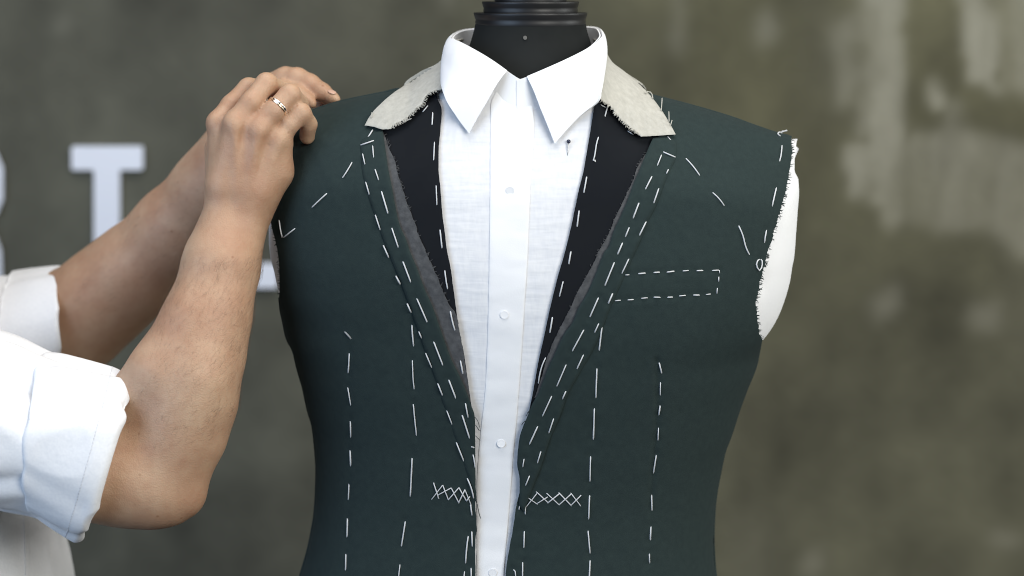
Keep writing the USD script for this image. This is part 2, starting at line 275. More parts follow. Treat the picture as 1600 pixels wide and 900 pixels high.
def sheet(parent, name, B, off, th, material, grid=7.0, drop=0.0, dropw=6.0, extra=None, label=None, smooth=45):
    P, T, poly = triangulate(B, grid)
    o = np.full(len(P), off)
    if drop:
        d = shapely.distance(poly.exterior, shapely.points(P)); k = np.clip(1 - d / dropw, 0, 1); o = o - drop * k ** 2
    v = project(P[:, 0], P[:, 1], o, extra(P) if extra else 0.0)
    v, f = solidify(v, T, th);
    path = obj(parent, name, (v, f), material, smooth=smooth, label=label); RELIEF[path] = extra; return path
def back_sheet(parent, name, B, off, th, material, grid=10.0, label=None):
    P, T, poly = triangulate(B, grid); v = at(P[:, 0], P[:, 1], 0.0)
    v[:, 1] = ysurf(v[:, 0], v[:, 2], off, 1.0)
    v, f = solidify(v, T[:, ::-1], th)
    return obj(parent, name, (v, f), material, smooth=45, label=label)
def tube(pts, r, sides=6):
    pts = np.asarray(pts, float); n = len(pts); r = np.broadcast_to(r, n)
    t = np.gradient(pts, axis=0); t /= np.linalg.norm(t, axis=1, keepdims=True) + 1e-12
    ref = np.array([0.0, 1, 0]) if abs(t[0, 1]) < 0.9 else np.array([1.0, 0, 0])
    a = np.cross(t, ref); a /= np.linalg.norm(a, axis=1, keepdims=True) + 1e-12; b = np.cross(t, a)
    th = np.arange(sides) / sides * 2 * np.pi
    v = pts[:, None] + r[:, None, None] * (np.cos(th)[None, :, None] * a[:, None] + np.sin(th)[None, :, None] * b[:, None])
    v = v.reshape(-1, 3); i = np.arange(n - 1)[:, None] * sides; j = np.arange(sides); k = (j + 1) % sides
    f = np.stack([np.stack([i + j, i + sides + j, i + sides + k], -1), np.stack([i + j, i + sides + k, i + k], -1)], 0).reshape(-1, 3)
    c0, c1 = len(v), len(v) + 1; v = np.vstack([v, pts[0], pts[-1]])
    f = np.vstack([f, np.stack([np.full(sides, c0), j, k], -1), np.stack([np.full(sides, c1), (n - 1) * sides + k, (n - 1) * sides + j], -1)])
    return v, f
def lathe(center, prof, sx=1.0, sy=1.0, n=72):
    th = np.arange(n) / n * 2 * np.pi; pr = np.array(prof, float)
    v = np.stack([pr[:, 0][:, None] * np.cos(th) * sx + center[0], pr[:, 0][:, None] * np.sin(th) * sy + center[1], np.repeat(pr[:, 1][:, None], n, 1) + center[2]], -1).reshape(-1, 3)
    m = len(pr); i = np.arange(m - 1)[:, None] * n; j = np.arange(n); k = (j + 1) % n
    f = np.stack([np.stack([i + j, i + k, i + n + k], -1), np.stack([i + j, i + n + k, i + n + j], -1)], 0).reshape(-1, 3)
    return v, f
def joined(parts):
    v, f, n = [], [], 0
    for a, b in parts: v.append(np.asarray(a)); f.append(np.asarray(b) + n); n += len(a)
    return np.vstack(v), np.vstack(f)

O_SHIRT, O_PLACKET, O_FACING, O_CANVAS, O_PANEL, O_LAPEL, O_COLLAR = .003, .0043, .0068, .0084, .0096, .0120, .0140

# ------------------------------------------------------------------ dress form
form = thing('dress_form', 'black jersey dress form with turned black lacquered neck rings wearing the shirt', 'dress form', at(829, 1250, 0))
rows = [(36, 86, .0525), (50, 89, .054), (70, 95, .057), (90, 104, .062), (110, 118, .068), (135, 140, .072), (165, 150, .074), (260, 160, .08), (500, 190, .085), (900, 180, .08), (1250, 190, .08)]
th = np.arange(72) / 72 * 2 * np.pi; V = []
for r, rx, ry in rows:
    c = at(829, r, 0.0); V.append(np.stack([c[0] + size(rx, 829, r, 0) * np.cos(th), c[1] + ry * np.sin(th), np.full(72, c[2])], -1))
V = np.array(V); m = len(rows)
# the neck's cut top is tilted a little like the rings
i = np.arange(m - 1)[:, None] * 72; j = np.arange(72); k = (j + 1) % 72
F = np.stack([np.stack([i + j, i + 72 + j, i + 72 + k], -1), np.stack([i + j, i + 72 + k, i + k], -1)], 0).reshape(-1, 3)
v = np.vstack([V.reshape(-1, 3), V[0].mean(0), V[-1].mean(0)]); F = np.vstack([F, np.stack([np.full(72, m * 72), j, k], -1), np.stack([np.full(72, m * 72 + 1), (m - 1) * 72 + k, (m - 1) * 72 + j], -1)])
obj(form, 'torso', (v, F), 'jersey_black', smooth=50)
c0 = at(829, 34, 0.0)
def ring(r, h, z):
    return [(0.0, z), (r * .955, z), (r * .968, z + .0006), (r * .972, z + h * .30), (r * .962, z + h * .42), (r * .975, z + h * .55), (r * .995, z + h * .82), (r, z + h * .95), (r * .992, z + h), (r * .94, z + h * .93), (0.0, z + h * .9)]
pr = size(1, 829, 34, 0)
obj(form, 'neck_ring', lathe(c0, ring(89 * pr, .0125, -.0035), 1, .98), 'black_lacquer', smooth=50)
obj(form, 'neck_ring', lathe(c0, ring(76 * pr, .0115, .0083), 1, .98), 'black_lacquer', smooth=50)
obj(form, 'neck_ring', lathe(c0, ring(58 * pr, .0110, .0193), 1, .98), 'black_lacquer', smooth=50)
obj(form, 'neck_ring', lathe(c0, ring(55 * pr, .0100, .0300), 1, .98), 'black_lacquer', smooth=50)
obj(form, 'neck_knob', lathe(c0, [(0, .0385), (.022, .0385), (.018, .043), (.017, .05), (.022, .058), (.027, .068), (.026, .08), (.018, .092), (0, .096)], 1, 1), 'black_lacquer', smooth=50)
sc = at(820.5, 59, -.0552); sm = trimesh.creation.cylinder(.0019, .002, sections=20); sm.apply_transform(trimesh.transformations.rotation_matrix(math.pi / 2, [1, 0, 0])); sm.apply_translation(sc)
obj(form, 'screw', sm, 'metal', smooth=30)

# ------------------------------------------------------------------ shirt on the form
shirt = thing('dress_shirt', 'crinkled white button shirt on the dress form under the unfinished jacket', 'shirt', at(829, 1250, 0))
EL = [(c - 4, r) for r, c in SL if 225 < r < 1300]; ER = [(c + 4, r) for r, c in SR if 240 <= r < 1300]
TOPL = [(a, b - 4) for a, b in ZT if 420 <= a <= 714]; TOPR = [(a, b - 4) for a, b in ZT if 934 <= a <= 1252]
NECK = [(714, 84), (728, 108), (770, 122), (812, 130), (870, 121), (922, 103), (934, 82)]
Bs = np.vstack([curve(EL[::-1], 5)[:-1], curve(TOPL, 5)[:-1], curve(NECK, 5)[:-1], curve(TOPR, 5)[:-1], curve(ER, 5)])
def shirt_folds(P):
    x, y = P[:, 0], P[:, 1]
    w = 0.0016 * (meshkit.fbm(np.c_[x / 60, y / 9.0, x * 0], 3, 21) - 0.5) * 2 + 0.0022 * (meshkit.fbm(np.c_[x / 26, y / 130, x * 0], 3, 22) - 0.5) * 2
    sl = np.exp(-((x - (1205 + (y - 440) * 0.0)) / 14) ** 2 - ((y - 440) / 40) ** 2) * -0.004
    return w * 0.22 + sl
sheet(shirt, 'shirt_body', Bs, O_SHIRT, .0012, 'shirt_gauze', grid=4.5, extra=shirt_folds)
# back of the shirt
back_sheet(shirt, 'shirt_back', np.vstack([curve(EL[::-1], 8)[:-1], curve(TOPL, 8)[:-1], curve([(714, 84), (740, 66), (829, 60), (915, 66), (934, 82)], 8)[:-1], curve(TOPR, 8)[:-1], curve(ER, 8)]), O_SHIRT, .0012, 'shirt_white')
PL = [(786, 128), (767, 165), (766, 300), (764, 450), (759, 600), (750, 690), (745.5, 760), (745.5, 900), (749, 1240)]
PRT = [(782, 1240), (787, 900), (793, 820), (801, 720), (808, 640), (814, 560), (819, 480), (824, 400), (828, 300), (834, 200), (826, 134)]
placket = sheet(shirt, 'placket', outline([(PL, True, 0), ([PL[-1], PRT[0]], False, 0), (PRT, True, 0), ([PRT[-1], (812, 131), PL[0]], True, 0)], 5), O_PLACKET, .0014, 'shirt_white', grid=6, drop=.0004, dropw=3,
                extra=lambda P: .0012 * (meshkit.fbm(np.c_[P[:, 0] / 60, P[:, 1] / 22, P[:, 0] * 0], 3, 23) - .5))
for bx, by in ((797, 298), (788, 492), (783, 693), (770, 895), (812, 139)):
    o = O_PLACKET + .0001 if by > 150 else .009
    b = trimesh.util.concatenate([trimesh.creation.annulus(.0030, .0039, .0007, sections=28), trimesh.creation.cylinder(.0032, .0005, sections=20)])
    b.apply_transform(trimesh.transformations.rotation_matrix(math.pi / 2, [1, 0, 0])); b.apply_translation(project(bx, by, o, RELIEF[placket](np.array([[bx, by]]))[0] + .0005 if by > 150 else 0.0))
    bt = obj(shirt, 'button', b, 'button', smooth=30)
# collar: a stand round the neck and two leaves folded over it
FOLD = [(817, 124.5, -.0878), (811, 121.5, -.0885), (793, 110, -.0865), (756, 84.5, -.0745), (720, 65, -.046), (706, 57.5, -.012), (714, 50, .028), (732, 45, .05), (775, 42.5, .066), (829, 41, .071), (880, 41, .066), (916, 41, .05), (933, 43, .028), (939, 53, -.012), (926, 69, -.046), (891, 88.5, -.0745), (846, 110, -.0855), (813, 122, -.0893), (807, 124, -.0896)]
f3 = np.array([at(*p) for p in FOLD])
def resample(p, n):
    s = np.r_[0, np.cumsum(np.linalg.norm(np.diff(p, axis=0), axis=1))]; u = np.linspace(0, s[-1], n)
    return np.stack([PchipInterpolator(s, p[:, c])(u) for c in range(3)], -1)
def loft_open(rows):
    rows = np.array(rows); m, n = rows.shape[:2]; i = np.arange(m - 1)[:, None] * n; j = np.arange(n - 1)
    return rows.reshape(-1, 3), np.stack([np.stack([i + j, i + n + j, i + n + j + 1], -1), np.stack([i + j, i + n + j + 1, i + j + 1], -1)], 0).reshape(-1, 3)
fs = resample(f3, 120); cen = np.array([at(822, 60, 0)[0], 0.0])
def radial(p, d):
    q = p.copy(); r = q[:, :2] - cen; r /= np.linalg.norm(r, axis=1, keepdims=True); q[:, :2] += r * d; return q
st = []
for t in np.linspace(0, 1, 7):
    q = radial(fs, -.0016 + .004 * t ** 1.5); q[:, 2] -= .034 * t + .001; st.append(q)
v, f = loft_open(st); obj(shirt, 'collar_stand', solidify(v, f, .0014), 'shirt_white', smooth=50)
def leaf(fold, outer, name):
    # along the leaf, then from the fold down to the outer edge
    def along(p):
        p = np.array(p); u = np.linspace(0, 1, len(p)); uu = np.linspace(0, 1, 60)
        return np.stack([PchipInterpolator(u, p[:, c])(uu) for c in range(3)], -1)
    a, b = along(fold), along(outer); rows = []
    for t in np.linspace(0, 1, 14):
        q = a * (1 - t) + b * t; q = radial(q, .0015 + .0050 * math.sin(math.pi * t) ** .8 * (1 - .45 * t)); q[:, 2] += .0018 * math.sin(math.pi * min(1, t * 2.2)) * (t < .45); rows.append(q)
    v, f = loft_open(rows); n = trimesh.Trimesh(v, f, process=False).vertex_normals
    if n[:, 1].mean() > 0 and n[5, 1] > 0: f = f[:, ::-1]
    return obj(shirt, name, solidify(v, f, .0016), 'shirt_white', smooth=50)
def on(x, y, off): return project(x, y, off)
def over(x, y, lim): p = project(x, y, O_COLLAR + .0045); return at(x, y, min(p[1], lim))
leaf([at(793, 110, -.0875), at(756, 84.5, -.0750), at(720, 65, -.046), at(706, 57.5, -.012), at(714, 50, .028), at(732, 45, .05), at(829, 41, .071)],
     [on(734, 208, .0075), on(714, 181, .0085), over(697, 152, -.074), over(690, 124, -.040), at(694, 98, -.005), at(712, 88, .05), at(829, 86, .088)], 'collar_leaf')
leaf([at(823, 119, -.0880), at(891, 88.5, -.0750), at(926, 69, -.046), at(939, 53, -.012), at(933, 43, .028), at(916, 41, .05), at(829, 41, .071)],
     [on(866, 224, .0075), on(905, 181, .0085), over(934, 155, -.074), over(943, 118, -.040), at(944, 92, -.005), at(930, 88, .05), at(829, 86, .088)], 'collar_leaf')
# the sleeve head of the shirt, pushed out at the open armhole
SC_out = [(c + 5.5, r) for r, c in SR if 225 <= r <= 531]; SC_out = [(1246, 217)] + SC_out[1:]
SC_in = [(1180, 532), (1172, 470), (1185, 400), (1205, 330), (1222, 260), (1230, 218)]
sheet(shirt, 'sleeve_head', outline([(SC_out, True, 0), ([SC_out[-1], SC_in[0]], False, 0), (SC_in, True, 0), ([SC_in[-1], SC_out[0]], False, 0)]), O_SHIRT + .0014, .0014, 'shirt_white', grid=4,
      extra=lambda P: -.004 * np.exp(-((P[:, 0] - 1192) / 9) ** 2 - ((P[:, 1] - 442) / 22) ** 2) + .003 * (meshkit.fbm(np.c_[P[:, 0] / 30, P[:, 1] / 60, P[:, 0] * 0], 3, 31) - .5))

# ------------------------------------------------------------------ the basted jacket
jacket = thing('jacket', 'unfinished dark green sleeveless jacket with white basting stitches, frayed armholes and raw linen collar', 'jacket', at(829, 1250, 0))
# black facings beside the shirt
FL_in = [(684, 120), (681, 146), (689, 170), (687.5, 200), (685, 233), (685, 262), (688, 295), (690.5, 330), (695, 365), (698, 391), (703.5, 417), (708, 450), (712, 480), (718, 522), (725, 555), (731, 598), (737, 640)]
FL_out = [(722, 640), (700, 575), (672, 520), (645, 450), (620, 380), (602, 320), (592, 260), (588, 205), (620, 175), (660, 135)]
facing = sheet(jacket, 'facing', outline([(FL_in, True, .12), ([FL_in[-1], FL_out[0]], False, 0), (FL_out, True, 0), ([FL_out[-1], FL_in[0]], False, 0)]), O_FACING, .0014, 'lining', grid=6)
FR_in = [(940, 110), (932, 150), (928, 170), (922, 207), (916, 242), (910.5, 273), (905, 294), (894.5, 344), (883.5, 391), (871, 435), (862, 471), (851, 522), (841, 567), (832, 618), (826, 645)]
FR_out = [(842, 640), (870, 575), (905, 505), (935, 440), (965, 380), (990, 325), (1012, 275), (1032, 222), (1010, 180), (975, 140)]
facing_r = sheet(jacket, 'facing', outline([(FR_in, True, .12), ([FR_in[-1], FR_out[0]], False, 0), (FR_out, True, 0), ([FR_out[-1], FR_in[0]], False, 0)]), O_FACING, .0014, 'lining', grid=6)
# fuzzy grey canvas showing along the lapels
CL_in = [(598, 206), (606, 226), (616, 250), (625, 285), (632, 305), (639, 326), (646.5, 344), (653, 365), (664.5, 391), (673.5, 411), (684, 435), (693, 457), (703.5, 480), (713, 492), (719, 523), (725, 560), (731, 600), (735, 628)]
CL_out = [(725, 628), (700, 575), (675, 520), (650, 455), (628, 395), (610, 335), (600, 270), (588, 215)]
canvas = sheet(jacket, 'canvas_strip', outline([(CL_in, True, .45), ([CL_in[-1], CL_out[0]], False, 0), (CL_out, True, 0), ([CL_out[-1], CL_in[0]], False, 0)]), O_CANVAS, .0012, 'canvas_grey', grid=4, extra=lambda P: .0010 * (meshkit.fbm(np.c_[P / 6, P[:, :1] * 0], 3, 5) - .5))
CR_in = [(1026, 221), (1012, 236), (1000, 254), (995, 264), (987, 286), (977, 308), (965, 332), (956, 354), (944, 378), (936.5, 391), (925, 415), (910, 442), (896.5, 471), (884.5, 494), (871, 521), (857, 553), (845, 593), (835, 622)]
CR_out = [(846, 618), (868, 570), (895, 520), (925, 465), (952, 405), (975, 350), (1000, 295), (1030, 235)]
canvas_r = sheet(jacket, 'canvas_strip', outline([(CR_in, True, .45), ([CR_in[-1], CR_out[0]], False, 0), (CR_out, True, 0), ([CR_out[-1], CR_in[0]], False, 0)]), O_CANVAS, .0012, 'canvas_grey', grid=4, extra=lambda P: .0010 * (meshkit.fbm(np.c_[P / 6, P[:, :1] * 0], 3, 6) - .5))
S_PANEL_L = [[(534, 279.6), (543, 266), (551, 252)], [(486.6, 325), (500, 312), (512.4, 301)], [(436, 342), (438, 358), (441.6, 373)], [(441.6, 372.4), (452, 364), (463, 355.6)], [(573.6, 217), (583, 202)],
    [(643.6, 506), (644.6, 525), (646.6, 542.4)], [(644.4, 561), (645, 585), (647.4, 610)], [(645.6, 629.4), (648, 655), (651, 682.4)], [(644, 714), (642.6, 745), (641, 777)], [(633.6, 813), (627, 855)], [(625.2, 880), (622, 908)],
    [(546, 550), (544, 584.4)], [(543, 603.4), (548.4, 635.4)], [(547.4, 656), (548, 685)], [(547, 702), (548, 729.4)], [(545.4, 754), (544.2, 783)], [(543, 808), (542.2, 841)], [(540.4, 863.6), (540, 892.6)],
    [(737, 829), (738, 855)], [(732, 836), (729, 858), (727.4, 881)], [(726, 891), (724, 912)], [(736, 886), (736.6, 910)], [(735, 787), (737.5, 806)]]
S_LAPEL_L = [[(564, 226.6), (586, 219)], [(566.4, 240), (570.4, 258)], [(582, 226), (584, 248)], [(585.6, 263.6), (592, 282.4)], [(571.4, 284.4), (577, 304)], [(595.6, 297.6), (606.6, 335)], [(586.4, 336), (594, 359)], [(611.7, 354.8), (622.8, 388.3)],
    [(599, 383.8), (607.2, 402)], [(629, 407.3), (642.3, 442.5)], [(618.8, 431.7), (625, 443.6)], [(650.6, 465), (668, 504.8)], [(636.3, 474.8), (642, 487.8)], [(654.4, 518.4), (658.6, 528)], [(677, 532.4), (692.4, 572)], [(665, 552), (674.4, 574)],
    [(700.6, 592), (712.6, 623.6)], [(684, 599.4), (691.4, 618)], [(698, 641.6), (706.4, 663.4)], [(721.6, 647), (734, 686)], [(726.8, 628.3), (731.5, 653.5)], [(713, 691.6), (724.4, 720)], [(738.6, 709), (741, 720), (742, 730)], [(736, 698), (740.6, 699.4)], [(730, 747.6), (736, 762), (740, 778)]]
S_LAPEL_R = [[(1034.7, 236.8), (1054.8, 245.5)], [(1034.3, 240.5), (1026.3, 260.5)], [(1019.3, 274.3), (1007.8, 297)], [(1029.8, 293), (1021, 318.8)], [(1044.5, 264.5), (1041, 271.7)], [(999, 315.5), (988.6, 342.5)], [(1009.7, 346), (998.5, 369)], [(983.5, 354.5), (976.7, 371)], [(973.3, 378.2), (964.5, 398.5)],
    [(960.6, 408.3), (944.5, 447.8)], [(983.2, 403.2), (971, 428.7)], [(957.6, 457.8), (950.2, 474.8)], [(935.8, 463.5), (921, 496.8)], [(935.8, 504.8), (928.8, 520.5)], [(913, 514), (893.4, 550)], [(912.5, 552.7), (900.8, 577.8)], [(885.4, 568), (869.3, 605.2)], [(884.5, 610.5), (878.5, 624)],
    [(863, 617), (846.9, 651.6)], [(865.8, 652), (857, 678)], [(841, 664.4), (826.5, 695.7)], [(845.7, 703.5), (839.3, 724.8)], [(819, 716.3), (816.6, 730.3)], [(827.8, 742.4), (820.8, 759.4)]]
S_PANEL_R = [[(1070.2, 246.2), (1083, 260), (1094.3, 276)], [(1111.8, 299.8), (1121.9, 308.7), (1132.4, 323)], [(1153.2, 351), (1160.9, 368.9), (1165, 385), (1171.9, 399.7)], [(1213.4, 291.7), (1206, 324.2)], [(1197.8, 358), (1193.9, 381)], [(1221.8, 225.3), (1221, 238), (1217.3, 254.2)], [(1042.2, 212.8), (1052.5, 224.8)],
    [(941, 506), (936, 549)], [(932.6, 573.9), (930.9, 623.3)], [(928.8, 636.4), (927, 688)], [(922.8, 711), (921.7, 753.5)], [(921.3, 772.2), (919.6, 812.6)], [(918.6, 827.4), (922, 866)], [(922, 874), (920.4, 910)],
    [(1029.7, 565.9), (1034, 583.9)], [(1032, 595.3), (1031.7, 619.2)], [(1031.5, 632.9), (1029.4, 649.2)], [(1029, 666.6), (1028, 689.4)], [(1025.6, 709.6), (1020.6, 741.6)], [(1018, 770.4), (1018.6, 799.4)], [(1017, 821), (1016, 845.4)], [(1014.6, 864), (1015, 881)],
    [(819.4, 828), (818.4, 857.6)], [(816.6, 876.6), (816.4, 908)], [(801, 889.6), (805, 893), (805.6, 905)], [(812.7, 786), (810.8, 797)], [(820.8, 774), (820.8, 805)], [(818.8, 777), (820, 788)],
    [(1187.7, 403.8), (1183.5, 408), (1182, 412.7), (1183.6, 419), (1186.6, 422.8), (1190.6, 416), (1191.2, 410), (1189, 404.6), (1187, 404)]]
S_POCKET = [[(976.5, 429.8), (983.5, 429.3)], [(997, 427.8), (1008.7, 426.8)], [(1021, 426), (1031, 425.4)], [(1041.6, 425.5), (1053.6, 423.8)], [(1066.6, 423.6), (1076.4, 422.5)], [(1088, 423), (1098.6, 422.7)], [(1112, 422.8), (1123.8, 422.2)], [(1124, 422), (1124.3, 427)], [(1123, 432.6), (1122.7, 440)], [(1121, 449.8), (1120, 459)],
    [(1102.7, 460.4), (1110.8, 459.4)], [(1082.9, 461.2), (1093, 461.2)], [(1060.6, 462.6), (1071.8, 461.5)], [(1042.6, 464.7), (1051.2, 464.3)], [(1021, 464.4), (1032.2, 464.7)], [(1001.3, 466.4), (1012.2, 465.2)], [(980.5, 468.7), (990.2, 468)], [(960.3, 470), (970.4, 469.2)]]
from scipy.spatial import cKDTree
def pulls(lists, depth=.0009, w=5.0):
    e = np.array([p for l in lists for q in l for p in (q[0], q[-1])]); tr = cKDTree(e)
    def fn(P):
        d, _ = tr.query(P, k=2); return -depth * np.exp(-(d / w) ** 2).sum(1)
    return fn
PUL_L, PUL_R, PUL_LL, PUL_LR = pulls([S_PANEL_L]), pulls([S_PANEL_R, S_POCKET]), pulls([S_LAPEL_L], .0007), pulls([S_LAPEL_R], .0007)
# front panels
def dart(P, line, depth=.0016, w=3.0):
    d = shapely.distance(LineString(line), shapely.points(P)); return -depth * np.exp(-(d / w) ** 2)
def press(x, y):
    """cloth pushed in and gathered under the finger tips at the shoulder"""
    out = 0
    for (ax_, ay_, bx_, by_, w, a) in ((474, 214, 482, 226, 9, -.0030), (486, 226, 520, 285, 7, .0016), (494, 214, 545, 240, 6, .0013), (505, 176, 560, 190, 6, .0015), (476, 240, 478, 300, 8, .0014), (520, 166, 528, 170, 8, -.0022)):
        t = np.clip(((x - ax_) * (bx_ - ax_) + (y - ay_) * (by_ - ay_)) / ((bx_ - ax_) ** 2 + (by_ - ay_) ** 2), 0, 1); d = np.hypot(x - ax_ - t * (bx_ - ax_), y - ay_ - t * (by_ - ay_))
        out = out + a * (1 - .8 * t) * np.exp(-(d / w) ** 2)
    return out
def drape(P, seed):
    x, y = P[:, 0], P[:, 1]
    return press(x, y) * (seed == 51) + .0030 * (meshkit.fbm(np.c_[x / 80, y / 260, x * 0], 3, seed) - .5) + .0007 * (meshkit.fbm(np.c_[x / 14, y / 18, x * 0], 2, seed + 1) - .5)
SHL = [(668, 152), (646, 141), (622, 139), (600, 144), (560, 152), (525, 160), (480, 176), (437, 204)]
ARL = [(437, 204), (430, 240), (424, 290), (423.5, 345), (431, 379), (435.5, 409), (437, 444), (435.5, 468)]
SIL_ = [(435.5, 468), (437, 480), (443, 506), (448, 528), (458, 550), (466, 580), (474, 608), (481, 640), (489, 670), (493, 706), (494.5, 740), (494, 768), (492, 800), (488, 826), (482, 856), (470, 898), (456, 950), (440, 1050), (433, 1245)]
FEL = [(746, 1245), (743, 1050), (743, 900), (742, 860), (744, 825), (741, 780)]
INL = [(741, 780), (737, 728), (719, 664), (697, 592), (671, 522), (654, 474), (637, 431), (621, 393), (607, 356), (597, 326), (587, 290), (582, 245), (592, 208), (630, 180), (668, 152)]
panel = sheet(jacket, 'front_panel', outline([(SHL, True, 0), (ARL, True, .25), (SIL_, True, 0), ([SIL_[-1], FEL[0]], False, 0), (FEL, True, .12), (INL, True, 0)]), O_PANEL, .0016, 'wool', grid=4.2, extra=lambda P: drape(P, 51) + PUL_L(P) + dart(P, [(546, 540), (546, 700), (541, 890)], .0008))
SHR = [(988, 140), (1020, 149), (1075, 163), (1140, 182), (1205, 205), (1237, 214)]
ARR = [(1237, 214), (1237, 235), (1234.5, 262), (1230, 292), (1224, 314), (1217.5, 336), (1209, 364), (1202, 384), (1195, 412), (1188.5, 437), (1184, 460), (1181, 474), (1183, 496), (1186, 520), (1191, 532)]
SIR_ = [(1191, 532), (1188, 545), (1180, 575), (1166, 610), (1155, 640), (1142, 680), (1132, 708), (1124, 744), (1119, 772), (1116, 800), (1114.5, 840), (1115.5, 870), (1118, 898), (1129, 950), (1151, 1050), (1167, 1245)]
FER = [(794, 1245), (789, 1050), (790, 900), (796, 856), (802, 824), (806, 797), (811, 775)]
INR = [(811, 775), (822, 735), (842, 685), (870, 625), (902, 558), (932, 494), (957, 432), (982, 372), (1008, 308), (1030, 250), (1032, 222), (1004, 175), (988, 140)]
panel_r = sheet(jacket, 'front_panel', outline([(SHR, True, 0), (ARR, True, .75), (SIR_, True, 0), ([SIR_[-1], FER[0]], False, 0), (FER, True, .12), (INR, True, 0)]), O_PANEL, .0016, 'wool', grid=4.2, extra=lambda P: drape(P, 61) + PUL_R(P) + dart(P, [(1026, 562), (1027, 640), (1023, 700), (1016, 790)], .0022))
back_sheet(jacket, 'back_panel', np.vstack([curve(SHL + ARL[1:] + SIL_[1:], 8)[:-1], curve([SIL_[-1], SIR_[-1]], 12, False)[:-1], curve((SHR + ARR[1:] + SIR_[1:])[::-1], 8)[:-1], curve([(988, 140), (950, 120), (829, 100), (700, 125), (668, 152)], 8)[:-1]]), O_PANEL, .0016, 'wool')
# side panels and shoulder strips joining front and back
def strip_between(name, edge, out, h=.0015):
    c = curve(edge, 6); a = project(c[:, 0], c[:, 1], O_PANEL); b = at(c[:, 0], c[:, 1], 0.0); b[:, 1] = np.maximum(ysurf(b[:, 0], b[:, 2], O_PANEL, 1.0), .002); rows_ = []
    for t in np.linspace(0, 1, 9):
        q = a * (1 - t) + b * t; q = q + np.array(out) * h * math.sin(math.pi * t); rows_.append(q)
    v, f = loft_open(rows_); n_ = trimesh.Trimesh(v, f, process=False).vertex_normals
    if (n_ @ np.array(out)).mean() < 0: f = f[:, ::-1]
    obj(jacket, name, solidify(v, f, .0014), 'wool', smooth=50)
strip_between('side_panel', SIL_, (-1, 0, 0)); strip_between('side_panel', SIR_, (1, 0, 0))
strip_between('shoulder_strip', SHL[1:], (0, 0, 1), .001); strip_between('shoulder_strip', SHR, (0, 0, 1), .001)
# lapels turned back over the canvas
BL_out = [(598, 204), (576, 212), (563.5, 224), (565, 258), (571, 290), (582, 325), (592, 355), (606, 392), (622, 430), (638, 472), (655, 520), (667, 555), (680, 590), (690, 622), (704, 664), (722, 716), (732, 748), (740, 778)]
BL_in = [(744, 786), (743, 735), (742.5, 690), (742, 653), (735.5, 631), (728, 610), (719, 589), (705.5, 562), (691, 522), (684, 502), (676.5, 480), (663, 450), (652, 420), (640, 391), (636, 378), (624, 350), (618, 323), (612, 290), (606, 260), (602, 230), (598, 204)]
lapel = sheet(jacket, 'lapel', outline([(BL_out, True, 0), ([BL_out[-1], BL_in[0]], False, 0), (BL_in, True, .12)]), O_LAPEL, .0011, 'wool', grid=3.6, drop=.0014, dropw=5, extra=lambda P: drape(P, 71) * .5 + PUL_LL(P))
BR_out = [(1020, 216), (1040, 214), (1056, 224), (1057, 240), (1050, 260), (1040, 282), (1026, 319), (1014, 342), (1004, 368), (995, 388), (984, 412), (970, 444), (959, 468), (949, 492), (934, 532), (920, 558), (906, 582), (888, 614), (874, 652), (860, 684), (843, 735), (832, 762), (819, 800)]
BR_in = [(811, 790), (812, 750), (808, 724), (811, 688), (824, 650), (832, 630), (840, 617), (847, 599), (855, 578), (868, 550), (882, 521), (895, 503), (903, 483), (918, 457), (931, 427), (945, 393), (950, 387), (958, 363), (968, 342), (980, 314), (989, 289), (999, 266), (1008, 244), (1020, 216)]
lapel_r = sheet(jacket, 'lapel', outline([(BR_out, True, 0), ([BR_out[-1], BR_in[0]], False, 0), (BR_in, True, .12)]), O_LAPEL, .0011, 'wool', grid=3.6, drop=.0014, dropw=5, extra=lambda P: drape(P, 81) * .5 + PUL_LR(P))
# raw linen undercollar
UL_out = [(704, 62), (698.5, 79), (686, 97), (655, 113), (631, 134), (615.5, 144.5), (597.5, 159.5), (579.5, 179), (569.8, 196)]
UL_bot = [(569.8, 196), (582.5, 197.8), (599, 202), (611, 201)]
UL_in = [(611, 201), (616, 195), (627.5, 189.5), (641, 179.8), (650, 170), (660.5, 162.5), (665, 152), (672.5, 144.5), (684.5, 140.8)]
UL_neck = [(684.5, 140.8), (692, 138), (697, 108), (704, 62)]
UR_out = [(1055.7, 210), (1036, 175.5), (1012.5, 145), (975, 111), (956, 96), (948, 82), (942, 62)]
UR_neck = [(942, 62), (940, 92), (937, 122), (934, 151)]
UR_in = [(934, 151), (944.5, 159.5), (952, 164), (961.8, 176), (968.5, 183.5), (982, 197), (997.8, 209), (1002, 213.5)]
linen_rel = lambda s: (lambda P: .0016 * (meshkit.fbm(np.c_[P[:, 0] / 3.5, P[:, 1] / 24, P[:, 0] * 0], 3, s) - .5))
uc = sheet(jacket, 'undercollar', outline([(UL_out, True, .06), (UL_bot, True, .12), (UL_in, True, .5), (UL_neck, True, 0)], 3), O_COLLAR, .0016, 'linen', grid=3.5, drop=.0006, dropw=3, extra=linen_rel(91))
uc_r = sheet(jacket, 'undercollar', outline([(UR_out, True, .06), (UR_neck, True, 0), (UR_in, True, .5), ([UR_in[-1], UR_out[0]], False, .1)], 3), O_COLLAR, .0016, 'linen', grid=3.5, drop=.0006, dropw=3, extra=linen_rel(92))
back_sheet(jacket, 'undercollar', np.vstack([curve([(704, 62), (698.5, 79), (686, 97), (655, 113), (631, 134), (640, 150), (700, 165), (829, 170), (950, 165), (1010, 160), (1012.5, 145), (975, 111), (956, 96), (948, 82), (942, 62), (900, 64), (829, 66), (760, 64), (704, 62)], 6)[:-1]]), O_COLLAR, .0016, 'linen', grid=8)

